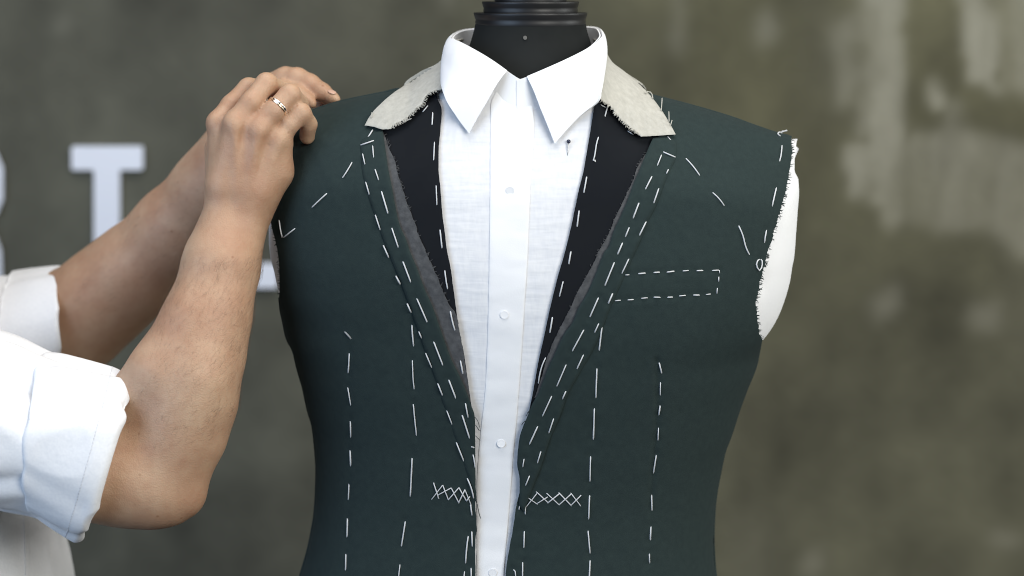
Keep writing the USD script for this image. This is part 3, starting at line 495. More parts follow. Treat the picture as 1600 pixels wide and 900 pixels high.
# basting stitches: each thread is a piece of its own
def stitch(parent, pts, off, r=.00068, material='thread', name='basting_stitch', dive=.0012, lift=.0007):
    c = curve(pts, 5.0); n = len(c)
    if n < 5: c = curve(pts, max(1.0, 5.0 * n / 7)); n = len(c)
    u = np.linspace(0, 1, n); o = off + lift - (dive + lift) * np.clip(1 - np.minimum(u, 1 - u) * n / 1.6, 0, 1) ** 2 + .0004 * np.sin(np.pi * u)
    o[1:-1] = np.maximum(o[1:-1], off + lift * .6)
    rr = r * RNG.uniform(.80, 1.08); ex = RELIEF.get(parent); w = project(c[:, 0], c[:, 1], o, ex(c) if ex else 0.0)
    return obj(parent, name, tube(w, rr, 6), material, smooth=True)
for s in S_PANEL_L: stitch(panel, s, O_PANEL)
stitch(panel, [(538, 518), (543, 523), (549, 530)], O_PANEL, .0010, 'thread_grey')
S_CROSS_L = [[(677.4, 754.4), (685.4, 779)], [(674.4, 780.4), (691.6, 758)], [(691.6, 758), (700.6, 781)], [(684.4, 773.6), (705, 762.4)], [(705, 762.4), (717, 786)], [(700.6, 781), (717, 762)], [(717, 762), (729, 783)], [(717, 785), (726.4, 765)], [(726.4, 765), (736, 789)], [(729, 783), (734, 776)]]
def cross(parent, segs, off):
    for n_, s in enumerate(segs): stitch(parent, s, off + (.0006 if n_ % 2 else 0), .00055, name='cross_stitch', dive=.0004)
for s in S_LAPEL_L: stitch(lapel, s, O_LAPEL)
cross(panel, S_CROSS_L, O_PANEL + .0006)
for s in [[(679, 220), (677.4, 252.4)], [(681.4, 288), (682.6, 322.4)], [(659.8, 175.7), (669, 164.8)], [(627.8, 191.5), (644, 184.7)], [(676.2, 174.2), (675.2, 197)], [(687.3, 357.5), (690.8, 389.3)], [(694.8, 420.8), (696.6, 436), (699.8, 453.3)]]: stitch(facing, s, O_FACING)
for s in [[(703.5, 484.5), (707, 503), (711.3, 517.5)], [(719, 561.6), (723.5, 585.6)]]: stitch(canvas, s, O_CANVAS)
for s in [[(917, 274.7), (912, 302.8)], [(905, 327.5), (901.5, 356)], [(892.3, 391.5), (888.5, 414)], [(880.3, 438), (873.7, 465)], [(863.5, 493.8), (859, 521.5)], [(852.6, 558.9), (845, 578), (841.3, 598.8)], [(937.8, 163.3), (946.8, 168.2)], [(950.2, 162.5), (944.8, 183.8)], [(980.5, 204.5), (990.3, 210.5)],
          [(935.8, 212.5), (932.2, 224), (929, 244), (927, 251), (930, 253), (931, 250), (928.5, 248)]]: stitch(facing_r, s, O_FACING + (.0012 if s[0][1] > 550 else 0))
for s in S_LAPEL_R: stitch(lapel_r, s, O_LAPEL)
for s in S_PANEL_R: stitch(panel_r, s, O_PANEL)
for s in [[(1215, 209), (1218, 206.5), (1222, 208)], [(1215, 209), (1219, 212.5)], [(1221, 206), (1230, 203.8)]]: stitch(panel_r, s, O_PANEL, .0008, name='thread_tuft', dive=0)
for s in S_POCKET: stitch(panel_r, s, O_PANEL, .00062, name='pocket_stitch', dive=.0008)
hx = lambda x, y: (620 + x / 4.706, 650 + y / 4.706)
S_CROSS_R = [[hx(948, 590), hx(1035, 650)], [hx(950, 670), hx(1030, 570)], [hx(1024, 556), hx(1115, 640)], [hx(1030, 645), hx(1110, 595)], [hx(1100, 567), hx(1195, 655)], [hx(1110, 640), hx(1197, 570)], [hx(1190, 563), hx(1283, 660)], [hx(1195, 652), hx(1283, 573)], [hx(1278, 565), hx(1352, 662)], [hx(1283, 655), hx(1355, 583)]]
cross(panel_r, S_CROSS_R, O_PANEL)
for s in [[(1008, 146), (1011, 143), (1015.8, 143.8), (1020, 154)], [(1034.5, 153.5), (1033.3, 173)], [(1045, 174.5), (1045.5, 190)], [(1050, 188), (1047.7, 196)]]: stitch(uc_r, s, O_COLLAR + .0008, .00055, 'linen', 'loose_thread', dive=0)
stitch(uc, [(581, 176), (579.5, 184)], O_COLLAR + .0008, .0005, 'linen', 'loose_thread', dive=0)
for s in [[(742, 652), (747, 659), (749, 668)], [(743, 664), (749, 673)], [(743, 681), (750, 688)], [(746, 788), (748, 800), (751, 810)]]: stitch(lapel, s, O_LAPEL - .002, .00035, 'thread_dark', 'loose_thread', dive=0)
for s in [[(824, 656), (818, 660), (815, 664)], [(827, 642), (822, 650)], [(822, 662), (817, 672)], [(829, 640), (824, 645)]]: stitch(lapel_r, s, O_LAPEL - .002, .00035, 'thread_dark', 'loose_thread', dive=0)
# frayed hairs along the raw edges
def fringe(parent, edge, off, r, length, material, n, lean):
    c = curve(edge, 1.0); Q, O = [], []
    for q in RNG.integers(2, len(c) - 2, n):
        t = c[q + 1] - c[q - 1]; t = t / np.linalg.norm(t); nn = np.array([-t[1], t[0]]) * lean
        L = length * RNG.uniform(.4, 1.25); d = nn * L + t * L * RNG.normal(0, .45)
        Q.append([c[q] - nn * 1.5, c[q] + d * .55 + RNG.normal(0, .5, 2), c[q] + d]); O.append(off + np.array([0, .0004, RNG.uniform(-.0008, .001)]))
    Q, O = np.array(Q), np.array(O); w = project(Q[..., 0], Q[..., 1], O); out = [tube(x, [r, r * .9, r * .5], 4) for x in w]
    return obj(parent, 'frayed_edge', joined(out), material, smooth=False, kind='stuff')
fringe(panel_r, ARR, O_PANEL - .0004, .00032, 4.5, 'wool', 150, -1)
fringe(panel, ARL[3:], O_PANEL - .0004, .0003, 3.0, 'wool', 40, 1)
fringe(uc, UL_in, O_COLLAR - .0004, .00026, 4.0, 'linen', 90, 1)
fringe(uc_r, UR_in, O_COLLAR - .0004, .00026, 4.0, 'linen', 95, 1)
fringe(canvas, CL_in[:13], O_CANVAS - .0002, .00028, 4.0, 'canvas_grey', 55, -1)
fringe(canvas_r, CR_in[:14], O_CANVAS - .0002, .00028, 3.0, 'canvas_grey', 45, 1)

pin = thing('dressmaker_pin', 'dark round headed pin stuck in the white shirt below the right collar point', 'pin', project(886.5, 242, O_SHIRT))
hd = trimesh.creation.icosphere(3, .0020); hd.apply_translation(project(888.5, 221, O_SHIRT + .0035)); obj(pin, 'pin_head', hd, 'pin_head', smooth=True)
obj(pin, 'shaft', tube(np.array([project(888.5, 221, O_SHIRT + .003), project(887.6, 231, O_SHIRT + .0028), project(886.5, 243, O_SHIRT + .0002)]), .00045, 8), 'metal', smooth=True)

# ------------------------------------------------------------------ the person fitting the jacket
def cone_field(X, Y, Z, out, cones, k):
    """smooth union of round cones into out, each worked only near itself; cones: (point a, radius a, point b, radius b)"""
    xs, ys, zs = X, Y, Z
    for a, ra, b, rb in cones:
        a, b = np.asarray(a, float), np.asarray(b, float); pad = max(ra, rb) + 3 * k + .012
        lo, hi = np.minimum(a, b) - pad, np.maximum(a, b) + pad
        sl = tuple(slice(max(0, np.searchsorted(g, l) - 1), np.searchsorted(g, h) + 1) for g, l, h in zip((xs, ys, zs), lo, hi))
        if any(s.stop - s.start < 2 for s in sl): continue
        gx, gy, gz = xs[sl[0]][:, None, None] - a[0], ys[sl[1]][None, :, None] - a[1], zs[sl[2]][None, None, :] - a[2]
        d = b - a; L2 = max(d @ d, 1e-12); t = np.clip((gx * d[0] + gy * d[1] + gz * d[2]) / L2, 0, 1)
        q = np.sqrt((gx - t * d[0]) ** 2 + (gy - t * d[1]) ** 2 + (gz - t * d[2]) ** 2) - (ra + (rb - ra) * t)
        o = out[sl]; h = np.maximum(k - np.abs(o - q), 0) / k
        out[sl] = np.minimum(o, q) - h * h * h * k / 6
    return out
def smooth_min(a, b, k):
    h = np.maximum(k - np.abs(a - b), 0) / k; return np.minimum(a, b) - h * h * h * k / 6
def surface_net(D, X, Y, Z):
    s = D < 0; nx, ny, nz = D.shape; cnt = np.zeros((nx - 1, ny - 1, nz - 1), np.int16); tot = np.zeros((nx - 1, ny - 1, nz - 1, 3), np.float32)
    cs = [(i, j, k) for i in (0, 1) for j in (0, 1) for k in (0, 1)]
    mn = np.ones((nx - 1, ny - 1, nz - 1), bool); mxx = np.zeros_like(mn)
    for i, j, k in cs:
        c = s[i:nx - 1 + i, j:ny - 1 + j, k:nz - 1 + k]; mn &= c; mxx |= c
    act = mxx & ~mn; ia = np.argwhere(act); val = np.stack([D[ia[:, 0] + i, ia[:, 1] + j, ia[:, 2] + k] for i, j, k in cs], -1); C = np.array(cs, float)
    acc = np.zeros((len(ia), 3)); n = np.zeros(len(ia))
    for p in range(8):
        for q in range(p + 1, 8):
            if np.abs(C[p] - C[q]).sum() != 1: continue
            cr = (val[:, p] < 0) != (val[:, q] < 0); t = val[:, p] / np.where(cr, val[:, p] - val[:, q], 1)
            acc[cr] += C[p] + t[cr, None] * (C[q] - C[p]); n[cr] += 1
    g = ia + acc / n[:, None]; num = np.full(act.shape, -1, np.int64); num[act] = np.arange(len(ia))
    v = np.stack([np.interp(g[:, 0], np.arange(nx), X), np.interp(g[:, 1], np.arange(ny), Y), np.interp(g[:, 2], np.arange(nz), Z)], -1)
    F = []
    for ax in range(3):
        a = [slice(None)] * 3; b = [slice(None)] * 3; a[ax] = slice(0, -1); b[ax] = slice(1, None)
        e = np.argwhere(s[tuple(a)] != s[tuple(b)]); u, w = [(1, 2), (2, 0), (0, 1)][ax]
        ok = (e[:, u] > 0) & (e[:, w] > 0) & (e[:, u] < D.shape[u] - 1) & (e[:, w] < D.shape[w] - 1); e = e[ok]; inside = s[tuple(e.T)]
        def cell(du, dw): c = e.copy(); c[:, u] -= du; c[:, w] -= dw; return num[tuple(c.T)]
        qd = np.stack([cell(0, 0), cell(1, 0), cell(1, 1), cell(0, 1)], -1); qd[~inside] = qd[~inside][:, ::-1]; F.append(qd)
    q = np.vstack(F); f = np.vstack([q[:, [0, 1, 2]], q[:, [0, 2, 3]]])
    return v, f
def CN(a, b):                       # a cone from picture positions: (px, py, depth, radius in px)
    return (at(*a[:3]), size(a[3], *a[:3]), at(*b[:3]), size(b[3], *b[:3]))
def chain(*pts): return [CN(a, b) for a, b in zip(pts[:-1], pts[1:])]

# right arm and hand, nearest the camera
near_arm = chain((-215, 640, -.100, 84), (-60, 672, -.118, 90), (100, 716, -.130, 90), (200, 742, -.130, 76), (240, 754, -.130, 63)) \
    + chain((244, 752, -.132, 64), (276, 675, -.130, 66), (293, 620, -.128, 71), (306, 550, -.122, 65), (326, 490, -.112, 59), (345, 410, -.098, 52)) \
    + chain((345, 410, -.098, 50), (350, 365, -.090, 38)) + chain((352, 405, -.094, 47), (376, 362, -.086, 32)) \
    + chain((215, 640, -.118, 60), (275, 590, -.120, 62))
muscle = chain((272, 778, -.135, 33), (287, 774, -.135, 28)) + chain((284, 768, -.136, 30), (318, 690, -.134, 23), (358, 560, -.124, 15), (382, 440, -.106, 8)) \
    + chain((190, 655, -.125, 40), (250, 580, -.140, 44), (300, 495, -.128, 34), (336, 420, -.104, 16)) + chain((262, 710, -.130, 50), (310, 590, -.144, 40), (346, 470, -.120, 24), (362, 390, -.094, 14)) + chain((372, 394, -.098, 14), (386, 380, -.098, 12))
palm = [CN((352, 362, -.088, 37), (350, 290, -.088, 27)), CN((376, 358, -.086, 33), (400, 300, -.088, 33)), CN((398, 330, -.080, 28), (430, 268, -.080, 27)), CN((430, 268, -.080, 27), (438, 226, -.083, 20)),
        CN((350, 290, -.088, 27), (342, 206, -.078, 18)), CN((352, 290, -.092, 25), (367, 192, -.095, 18.5)), CN((380, 290, -.092, 26), (404, 202, -.095, 19)), CN((410, 280, -.088, 26), (434, 220, -.088, 17)),
        CN((342, 300, -.075, 20), (336, 230, -.06, 17))]
kn = [CN((366, 193, -.100, 13), (368, 191, -.100, 13)), CN((404, 202, -.100, 13.5), (406, 200, -.100, 13.5)), CN((434, 217, -.093, 12.5), (436, 215, -.093, 12.5)), CN((336, 190, -.080, 12.5), (338, 187, -.080, 12.5))]
tend = [CN((372, 325, -.1035, 4), (367, 200, -.1065, 4.5)), CN((384, 322, -.1035, 4), (404, 208, -.1065, 4.5)), CN((396, 318, -.100, 4), (434, 226, -.0985, 4)), CN((352, 318, -.101, 4), (341, 205, -.089, 4))]
f_pinky = chain((434, 217, -.086, 15.5), (452, 196, -.086, 14.5), (471, 176, -.082, 15), (482, 194, -.070, 13.5), (480, 214, -.060, 12.5))
f_ring = chain((404, 201, -.095, 18.5), (428, 173, -.092, 16.5), (453, 147, -.082, 16.5), (468, 163, -.058, 14.5), (472, 180, -.044, 13))
f_mid = chain((367, 193, -.095, 18), (392, 160, -.091, 16.8), (416, 130, -.078, 16.5), (437, 142, -.052, 14.5), (450, 163, -.036, 13))
f_index = chain((340, 192, -.079, 17), (362, 165, -.068, 17), (388, 137, -.050, 15.5), (414, 138, -.028, 14), (434, 150, -.014, 12.5))
f_thumb = chain((340, 300, -.066, 22), (346, 245, -.045, 19), (370, 200, -.020, 16), (402, 180, -.004, 13.5))
# left arm and hand, behind
far_arm = chain((-190, 575, .225, 78), (-40, 540, .23, 82), (76, 512, .21, 82), (122, 500, .20, 74), (166, 461, .185, 72), (212, 423, .17, 69), (273, 357, .145, 61), (330, 290, .12, 55), (356, 250, .105, 46)) \
    + chain((356, 250, .105, 45), (376, 205, .092, 40))
far_palm = [CN((376, 205, .092, 38), (412, 152, .072, 26)), CN((378, 200, .085, 32), (426, 142, .060, 24)), CN((380, 195, .078, 28), (420, 160, .048, 20)), CN((382, 165, .070, 26), (398, 148, .062, 24))]
ff_index = chain((424, 136, .062, 22), (446, 123, .055, 18.5), (464, 123, .046, 17.5), (484, 132, .036, 16.5), (504, 144, .024, 14), (520, 153, .014, 9.5), (526, 156, .010, 7))
ff_thumb = chain((410, 165, .050, 21), (438, 140, .036, 15.5), (464, 146, .026, 14), (480, 156, .016, 11), (488, 162, .010, 8))
ff_mid = chain((420, 140, .075, 19), (462, 122, .070, 15), (496, 140, .055, 13.5), (515, 156, .040, 11))
ff_ring = chain((416, 148, .085, 18), (456, 132, .084, 14), (486, 150, .072, 13), (502, 166, .058, 10))
torso_c = chain((-200, 760, .06, 130), (-150, 1000, .06, 150), (-130, 1250, .06, 160)) + chain((-205, 690, -.03, 110), (-205, 690, .16, 110)) + chain((-150, 1000, .0, 140), (-150, 1000, .12, 140)) + chain((-225, 650, -.085, 78), (-245, 630, .0, 78), (-235, 625, .14, 78), (-200, 590, .21, 74)) \
    + chain((-225, 620, .06, 85), (-245, 520, .065, 78), (-235, 450, .065, 76))
head = chain((-262, 335, .065, 118), (-225, 345, .065, 116)) + chain((-215, 372, .065, 98), (-178, 430, .065, 62)) + chain((-235, 420, .02, 60), (-180, 445, .05, 46)) + chain((-235, 420, .11, 60), (-180, 445, .08, 46)) + chain((-142, 345, .065, 16), (-112, 392, .065, 21)) \
    + chain((-128, 428, .052, 15), (-128, 428, .078, 15)) + chain((-133, 444, .052, 15), (-133, 444, .078, 15)) + chain((-148, 478, .055, 26), (-148, 478, .075, 26)) + chain((-150, 330, .025, 22), (-150, 330, .105, 22)) \
    + chain((-250, 385, -.018, 14), (-255, 350, -.022, 20)) + chain((-250, 385, .148, 14), (-255, 350, .152, 20))
bx = lambda a, b, h: np.arange(a, b, h)
GX = np.r_[bx(-.80, -.50, .006), bx(-.50, -.155, .0020)]; GY = np.r_[bx(-.30, -.17, .0035), bx(-.205, .10, .0021) + .035, bx(.135, .34, .004)]; GZ = np.r_[bx(.76, 1.0, .008), bx(1.0, 1.49, .0021)]
GY = np.unique(np.round(GY, 5)); GY = GY[np.r_[True, np.diff(GY) > .0012]]
new = lambda: np.full((len(GX), len(GY), len(GZ)), .5, np.float32)
D = cone_field(GX, GY, GZ, new(), near_arm, .030); D = cone_field(GX, GY, GZ, D, muscle, .022)
Hn = cone_field(GX, GY, GZ, new(), palm, .012); Hn = cone_field(GX, GY, GZ, Hn, kn, .010); Hn = cone_field(GX, GY, GZ, Hn, tend, .010)
for fg in (f_pinky, f_ring, f_mid, f_index, f_thumb):
    Fg = cone_field(GX, GY, GZ, new(), fg, .005)
    if fg is f_pinky: Fs = Fg
    else: Fs = smooth_min(Fs, Fg, .0022)
Hn = smooth_min(Hn, Fs, .0075); D = smooth_min(D, Hn, .020)
Ff = cone_field(GX, GY, GZ, new(), far_arm, .03); Fh = cone_field(GX, GY, GZ, new(), far_palm, .012)
for fg in (ff_index, ff_thumb, ff_mid, ff_ring): Fh = smooth_min(Fh, cone_field(GX, GY, GZ, new(), fg, .005), .005 if fg is ff_index else .003)
Ff = smooth_min(Ff, Fh, .02); D = np.minimum(D, Ff)
Tc = cone_field(GX, GY, GZ, new(), torso_c + head[:4], .03); Tc = cone_field(GX, GY, GZ, Tc, head[4:], .012); sock = cone_field(GX, GY, GZ, new(), chain((-112, 352, .035, 14), (-112, 352, .04, 14)) + chain((-112, 352, .09, 14), (-112, 352, .095, 14)), .006)
Tc = -smooth_min(-Tc, sock, .012); D = smooth_min(D, Tc, .03)
bv, bf = surface_net(D, GX, GY, GZ); del D, Hn, Ff, Fh, Fs, Fg
def relax(v, f, n, lam):
    e = np.vstack([f[:, [0, 1]], f[:, [1, 2]], f[:, [2, 0]]]); deg = np.bincount(e.ravel(), minlength=len(v)).astype(float)
    for _ in range(n):
        a = np.stack([np.bincount(e[:, 0], v[e[:, 1], c], len(v)) + np.bincount(e[:, 1], v[e[:, 0], c], len(v)) for c in range(3)], -1); v = v + lam * (a / np.maximum(deg, 1)[:, None] - v)
    return v
bm = trimesh.Trimesh(relax(bv, bf, 3, .5), bf, process=False)
person = thing('person', 'person in white shirt with rolled sleeves, both hands pinching the jacket shoulder', 'person', at(-140, 1250, .06))
obj(person, 'body', bm, 'skin', smooth=True)

def frame_loft(rows, n=96, wr=.004, seed=1, creases=()):
    """rows: (centre, half axis u (vector), half axis v (vector)); returns a tube with crumpled cloth relief"""
    th = np.arange(n) / n * 2 * np.pi; R = []
    for c, u, v in rows: R.append(c + np.cos(th)[:, None] * u + np.sin(th)[:, None] * v)
    R = np.array(R); m = len(R); i = np.arange(m - 1)[:, None] * n; j = np.arange(n); k = (j + 1) % n
    f = np.stack([np.stack([i + j, i + n + j, i + n + k], -1), np.stack([i + j, i + n + k, i + k], -1)], 0).reshape(-1, 3)
    V = R.reshape(-1, 3); nn = trimesh.Trimesh(V, f, process=False).vertex_normals
    ctr = np.repeat(np.array([r[0] for r in rows]), n, 0)
    if np.einsum('ij,ij->i', nn, V - ctr).mean() < 0: f = f[:, ::-1]; nn = -nn
    ridge = lambda p, s: 1 - np.abs(meshkit.noise(p, s) - .5) * 2
    tt = np.tile(th, m); row = np.repeat(np.arange(m) / m, n)
    P2 = np.stack([np.cos(tt) * 1.5, np.sin(tt) * 1.5, row * 1.1], -1) + .35 * meshkit.noise(V * 10, seed + 7)[:, None]
    h = (ridge(P2, seed + 3) ** 2 - .4) * .8 + (meshkit.fbm(V * 9, 2, seed) - .5) * .9 + .16 * (ridge(V * np.array([22, 30, 17]), seed + 5) ** 2 - .4)
    h = h * wr
    for t0, tilt, w, amp, r0, r1 in creases:      # creases of the rolled cloth: angle, slant, width, depth, from and to along the tube
        d = (tt - t0 - tilt * (row - .5) + np.pi) % (2 * np.pi) - np.pi; fade = np.clip((row - r0) / .12, 0, 1) * np.clip((r1 - row) / .12, 0, 1)
        h = h - amp * fade * (np.exp(-(d / w) ** 2) - .55 * np.exp(-((d - 1.9 * w) / (1.3 * w)) ** 2))
    return V + nn * h[:, None], f
def sleeve_rows(tab, n_sub=10):
    """tab: centre px, py, depth; half height vector in px (dx, dy); half depth in metres"""
    t = np.array(tab, float); s = np.arange(len(t)); ss = np.linspace(0, len(t) - 1, (len(t) - 1) * n_sub + 1); q = PchipInterpolator(s, t)(ss); rows = []
    for cx, cy, y, hx_, hy_, dv, *vx in q:
        c = at(cx, cy, y); u = at(cx + hx_, cy + hy_, y) - c; rows.append((c, u, np.array([-size(vx[0], cx, cy, y) if vx else 0.0, dv, 0.])))
    return rows
# near sleeve and its rolled cuff
near_slv = frame_loft(sleeve_rows([(140, 706, -.128, -34, 108, .064), (70, 682, -.126, -12, 116, .074), (0, 662, -.123, -4, 128, .082), (-100, 642, -.116, 0, 130, .085), (-190, 640, -.095, 4, 126, .09), (-250, 650, -.07, 8, 118, .085)]), wr=.011, seed=3, creases=[(3.3, .6, .09, .006, 0, 1), (3.8, -.5, .09, .004, 0, 1), (5.3, .7, .12, .005, 0, 1), (5.9, -.4, .1, .005, 0, 1)])
obj(person, 'sleeve', solidify(*near_slv, .0012), 'person_shirt', smooth=60)
near_cuff = frame_loft(sleeve_rows([(146, 712, -.128, -30, 92, .058, 16), (158, 718, -.128, -38, 106, .068, 20), (163, 719, -.128, -41, 116, .073, 22), (158, 718, -.128, -41, 121, .0765, 22), (144, 711, -.128, -37, 124, .0785, 20), (112, 698, -.127, -24, 125, .0795, 14), (78, 684, -.126, -12, 124, .0805, 8), (63, 678.5, -.126, -8, 122, .081, 6), (60, 678, -.126, -8, 119, .0795, 6), (66, 680, -.126, -9, 115, .077, 6)], 8), n=260, wr=.0085, seed=12, creases=[(3.26, .5, .10, .0036, .0, .9), (3.62, -.6, .09, .0032, .05, 1.1), (4.0, .9, .13, .0022, .2, 1.1), (5.1, -.5, .16, .0024, .3, 1.1), (5.75, .5, .14, .0022, .0, .8), (2.9, .3, .10, .003, 0, 1)])
obj(person, 'rolled_cuff', solidify(*near_cuff, .0009), 'person_shirt', smooth=60)
def hem(loft, n, row, off=.0004):
    v, f = loft; nn = trimesh.Trimesh(v, f, process=False).vertex_normals; i = int(row) * n + np.arange(n + 1) % n; p = v[i] + nn[i] * off
    ss = np.r_[0, np.cumsum(np.linalg.norm(np.diff(p, axis=0), axis=1))]; out = []
    for a in np.arange(0, ss[-1] - .003, .0034):
        u = np.linspace(a, a + .0022, 3); out.append(tube(np.stack([np.interp(u, ss, p[:, k]) for k in range(3)], -1), .00022, 4))
    return joined(out)
obj(person, 'hem_stitching', hem(near_cuff, 260, 34), 'thread_hem', smooth=False, kind='stuff')
far_slv = frame_loft(sleeve_rows([(70, 513, .207, 0, 80, .072), (10, 520, .222, 0, 86, .076), (-60, 535, .232, 0, 92, .07), (-150, 560, .236, 0, 95, .07), (-200, 575, .23, 0, 85, .06)]), wr=.007, seed=23)
obj(person, 'sleeve', solidify(*far_slv, .0012), 'person_shirt', smooth=60)
far_cuff = frame_loft(sleeve_rows([(92, 505, .203, 8, 72, .066, 10), (99, 504, .202, 9, 80, .073, 12), (101, 504, .202, 9, 84, .076, 12), (96, 505, .203, 8, 86, .078, 12), (62, 509, .209, 4, 88, .079, 9), (26, 514, .218, 0, 89, .080, 6), (16, 516, .22, 0, 89, .080, 6), (16, 518, .22, 0, 85, .077, 6)], 8), n=200, wr=.0045, seed=33, creases=[(3.4, .4, .12, .0016, 0, 1), (5.2, .5, .14, .0016, 0, .9)])
obj(person, 'rolled_cuff', solidify(*far_cuff, .0009), 'person_shirt', smooth=60)
# shirt body; its right edge is the front with the button placket
def torso_rows():
    tab = np.array([(538, -245, 95, .095), (560, -238, 125, .165), (590, -222, 165, .205), (650, -198, 205, .215), (740, -150, 210, .205), (830, -120, 203, .21), (900, -106, 210, .215), (1000, -100, 216, .215), (1250, -100, 220, .22)], float)
    r = np.linspace(538, 1250, 60); q = PchipInterpolator(tab[:, 0], tab[:, 1:])(r); rows = []
    for py_, (cx, hw, hd) in zip(r, q):
        c = at(cx, py_, .065); rows.append((c, at(cx + hw, py_, .065) - c, np.array([0, hd, 0.])))
    return rows
tb = frame_loft(torso_rows(), n=200, wr=.009, seed=44)
obj(person, 'shirt_body', solidify(*tb, .0012), 'person_shirt', smooth=60)
tbm = trimesh.Trimesh(*tb, process=False)
def on_torso(px, py, off):
    d = rays(px, py); o = np.repeat(CAM[None], len(d), 0); loc, ir, _ = tbm.ray.intersects_location(o, d, multiple_hits=False); q = np.full((len(d), 3), np.nan); q[ir] = loc
    return q - d / np.linalg.norm(d, axis=1, keepdims=True) * off
yy = np.linspace(780, 1000, 60); xx = 40 + 3 * np.sin((yy - 800) / 60)
strip = []
for dx in (-4, -3.2, 3.2, 4): strip.append(on_torso(xx + dx, yy, .0022 if abs(dx) < 4 else .0004))
ok = ~np.isnan(np.array(strip)).any((0, 2)); v, f = loft_open([s_[ok] for s_ in strip]); n_ = trimesh.Trimesh(v, f, process=False).vertex_normals
if n_[:, 1].mean() > 0: f = f[:, ::-1]
obj(person, 'side_seam', (v, f), 'person_shirt', smooth=60)
# plain hair and collar, out of the frame
hm = cone_field(bx(-.80, -.45, .005), bx(-.12, .25, .005), bx(1.15, 1.50, .005), np.full((len(bx(-.80, -.45, .005)), len(bx(-.12, .25, .005)), len(bx(1.15, 1.50, .005))), .5), chain((-275, 318, .065, 128), (-232, 312, .065, 122)) + chain((-310, 385, .065, 96), (-295, 340, .065, 116)), .03)
hv, hf = surface_net(hm, bx(-.80, -.45, .005), bx(-.12, .25, .005), bx(1.15, 1.50, .005)); obj(person, 'hair', (hv, hf), 'hair', smooth=True)
ca = frame_loft([(lambda c, w, dpt: (c, at(0, 500, .065) * 0 + np.array([w, 0, 0]), np.array([0, dpt, 0])))(at(-243, y_, .065), .060 + .010 * t_, .068 + .012 * t_) for y_, t_ in ((500, .4), (515, .55), (535, .8), (560, 1.3))], n=64, wr=.002, seed=9)
obj(person, 'shirt_collar', solidify(*ca, .002), 'person_shirt', smooth=60)
# fingernail of the far index finger
nl = trimesh.creation.icosphere(3, 1.0); nl.apply_scale([.0050, .0036, .0009]); ax_ = at(526, 156, .010) - at(500, 141, .026); ax_ /= np.linalg.norm(ax_); up_ = np.array([.35, -.55, .75]); up_ -= ax_ * (up_ @ ax_); up_ /= np.linalg.norm(up_); sd_ = np.cross(up_, ax_)
Mx = np.eye(4); Mx[:3, 0], Mx[:3, 1], Mx[:3, 2] = ax_, sd_, up_; Mx[:3, 3] = at(518, 151.5, .014) + up_ * size(8.8, 518, 151, .014); nl.apply_transform(Mx)
obj(person, 'fingernail', nl, 'nail', smooth=True)

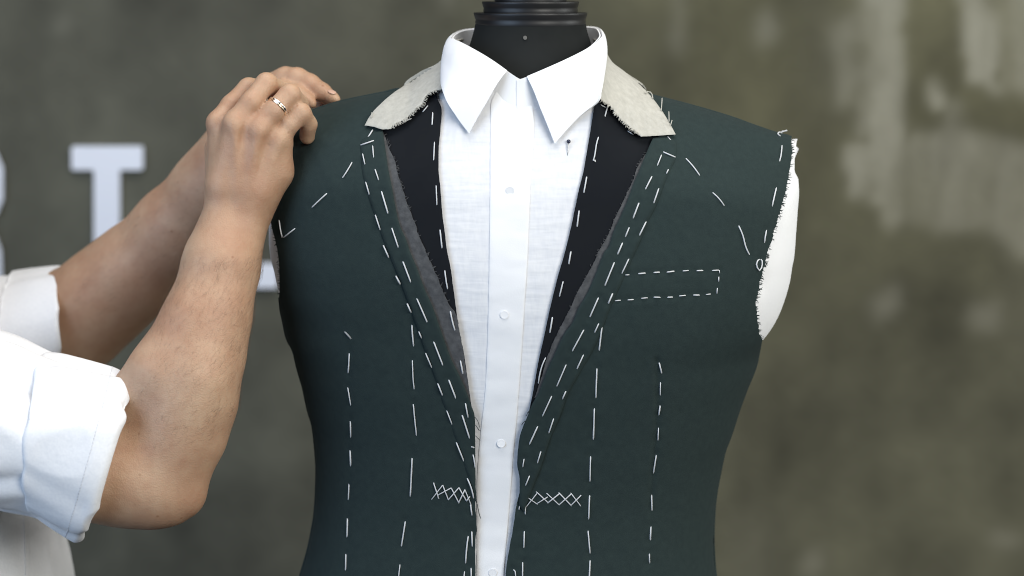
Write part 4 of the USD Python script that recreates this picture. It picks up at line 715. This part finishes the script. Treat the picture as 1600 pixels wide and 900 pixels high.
# fine hair on the forearms
def arm_hair(axis, n, length):
    ax = np.array([at(*p) for p in axis]); nv = bm.vertex_normals; u = RNG.uniform(0, len(ax) - 1, n * 6); out = []
    c = np.stack([np.interp(u, np.arange(len(ax)), ax[:, k]) for k in range(3)], -1); tr = cKDTree(bm.vertices)
    ang = RNG.uniform(0, 2 * np.pi, len(u)); p = c + .07 * np.stack([np.cos(ang), np.sin(ang), 0 * ang], -1); _, iv = tr.query(p)
    keep = np.linalg.norm(bm.vertices[iv] - c, axis=1) < .062
    dirs = np.stack([np.interp(np.minimum(u + .5, len(ax) - 1), np.arange(len(ax)), ax[:, k]) - np.interp(np.maximum(u - .5, 0), np.arange(len(ax)), ax[:, k]) for k in range(3)], -1)
    for q, d in list(zip(iv[keep], dirs[keep]))[:n]:
        d = d / np.linalg.norm(d); nn = nv[q]; d = d + np.array([.35, 0, -.5]) * RNG.uniform(.2, 1) + RNG.normal(0, .25, 3); d -= nn * (d @ nn); d /= np.linalg.norm(d)
        L = length * RNG.uniform(.5, 1.2); p0 = bm.vertices[q]; out.append([p0 - nn * .0003, p0 + d * L * .5 + nn * L * .22, p0 + d * L + nn * L * .16])
    return out
hairs = arm_hair([(280, 690, -.13), (308, 560, -.122), (330, 480, -.112), (352, 390, -.095)], 2600, .009) + arm_hair([(150, 485, .19), (215, 428, .17), (330, 290, .12)], 700, .009)
hc = UsdGeom.BasisCurves.Define(stage, person + '/arm_hair'); hp = np.array(hairs).reshape(-1, 3) - LOC[person]
hc.CreatePointsAttr(Vt.Vec3fArray.FromNumpy(hp.astype(np.float32))); hc.CreateCurveVertexCountsAttr(Vt.IntArray([3] * len(hairs))); hc.CreateTypeAttr('linear'); hc.CreateWidthsAttr(Vt.FloatArray([.00006])); hc.SetWidthsInterpolation('constant')
UsdShade.MaterialBindingAPI.Apply(hc.GetPrim()).Bind(MATS['hair']); tag(hc.GetPrim(), None, None, None, 'stuff')

# ring on the ring finger
ring_t = thing('finger_ring', 'thin double banded gold and silver ring on the finger of the nearer hand', 'ring', at(434, 166, -.0905))
a_, b_ = at(428, 173, -.092), at(453, 147, -.082); d_ = (b_ - a_) / np.linalg.norm(b_ - a_)
def band(c, R, r, axis):
    u = np.cross(axis, [0, 1.0, 0]); u /= np.linalg.norm(u); w = np.cross(axis, u); th = np.arange(64) / 64 * 2 * np.pi; ph = np.arange(14) / 14 * 2 * np.pi
    rad = (np.cos(th)[:, None] * u + np.sin(th)[:, None] * w); v = c + rad[:, None] * (R + r * np.cos(ph))[None, :, None] + (r * np.sin(ph))[None, :, None] * axis * 1.1
    i = np.arange(64)[:, None]; j = np.arange(14); I = (i + 1) % 64; J = (j + 1) % 14
    f = np.stack([np.stack([i * 14 + j, I * 14 + j, I * 14 + J], -1), np.stack([i * 14 + j, I * 14 + J, i * 14 + J], -1)], 0).reshape(-1, 3)
    return v.reshape(-1, 3), f[:, ::-1]
Rr = size(16.9, 434, 166, -.09)
obj(ring_t, 'band', band(a_ + d_ * .0042, Rr, .00095, d_), 'gold', smooth=True)
obj(ring_t, 'band', band(a_ + d_ * .0063, Rr, .00095, d_), 'silver', smooth=True)
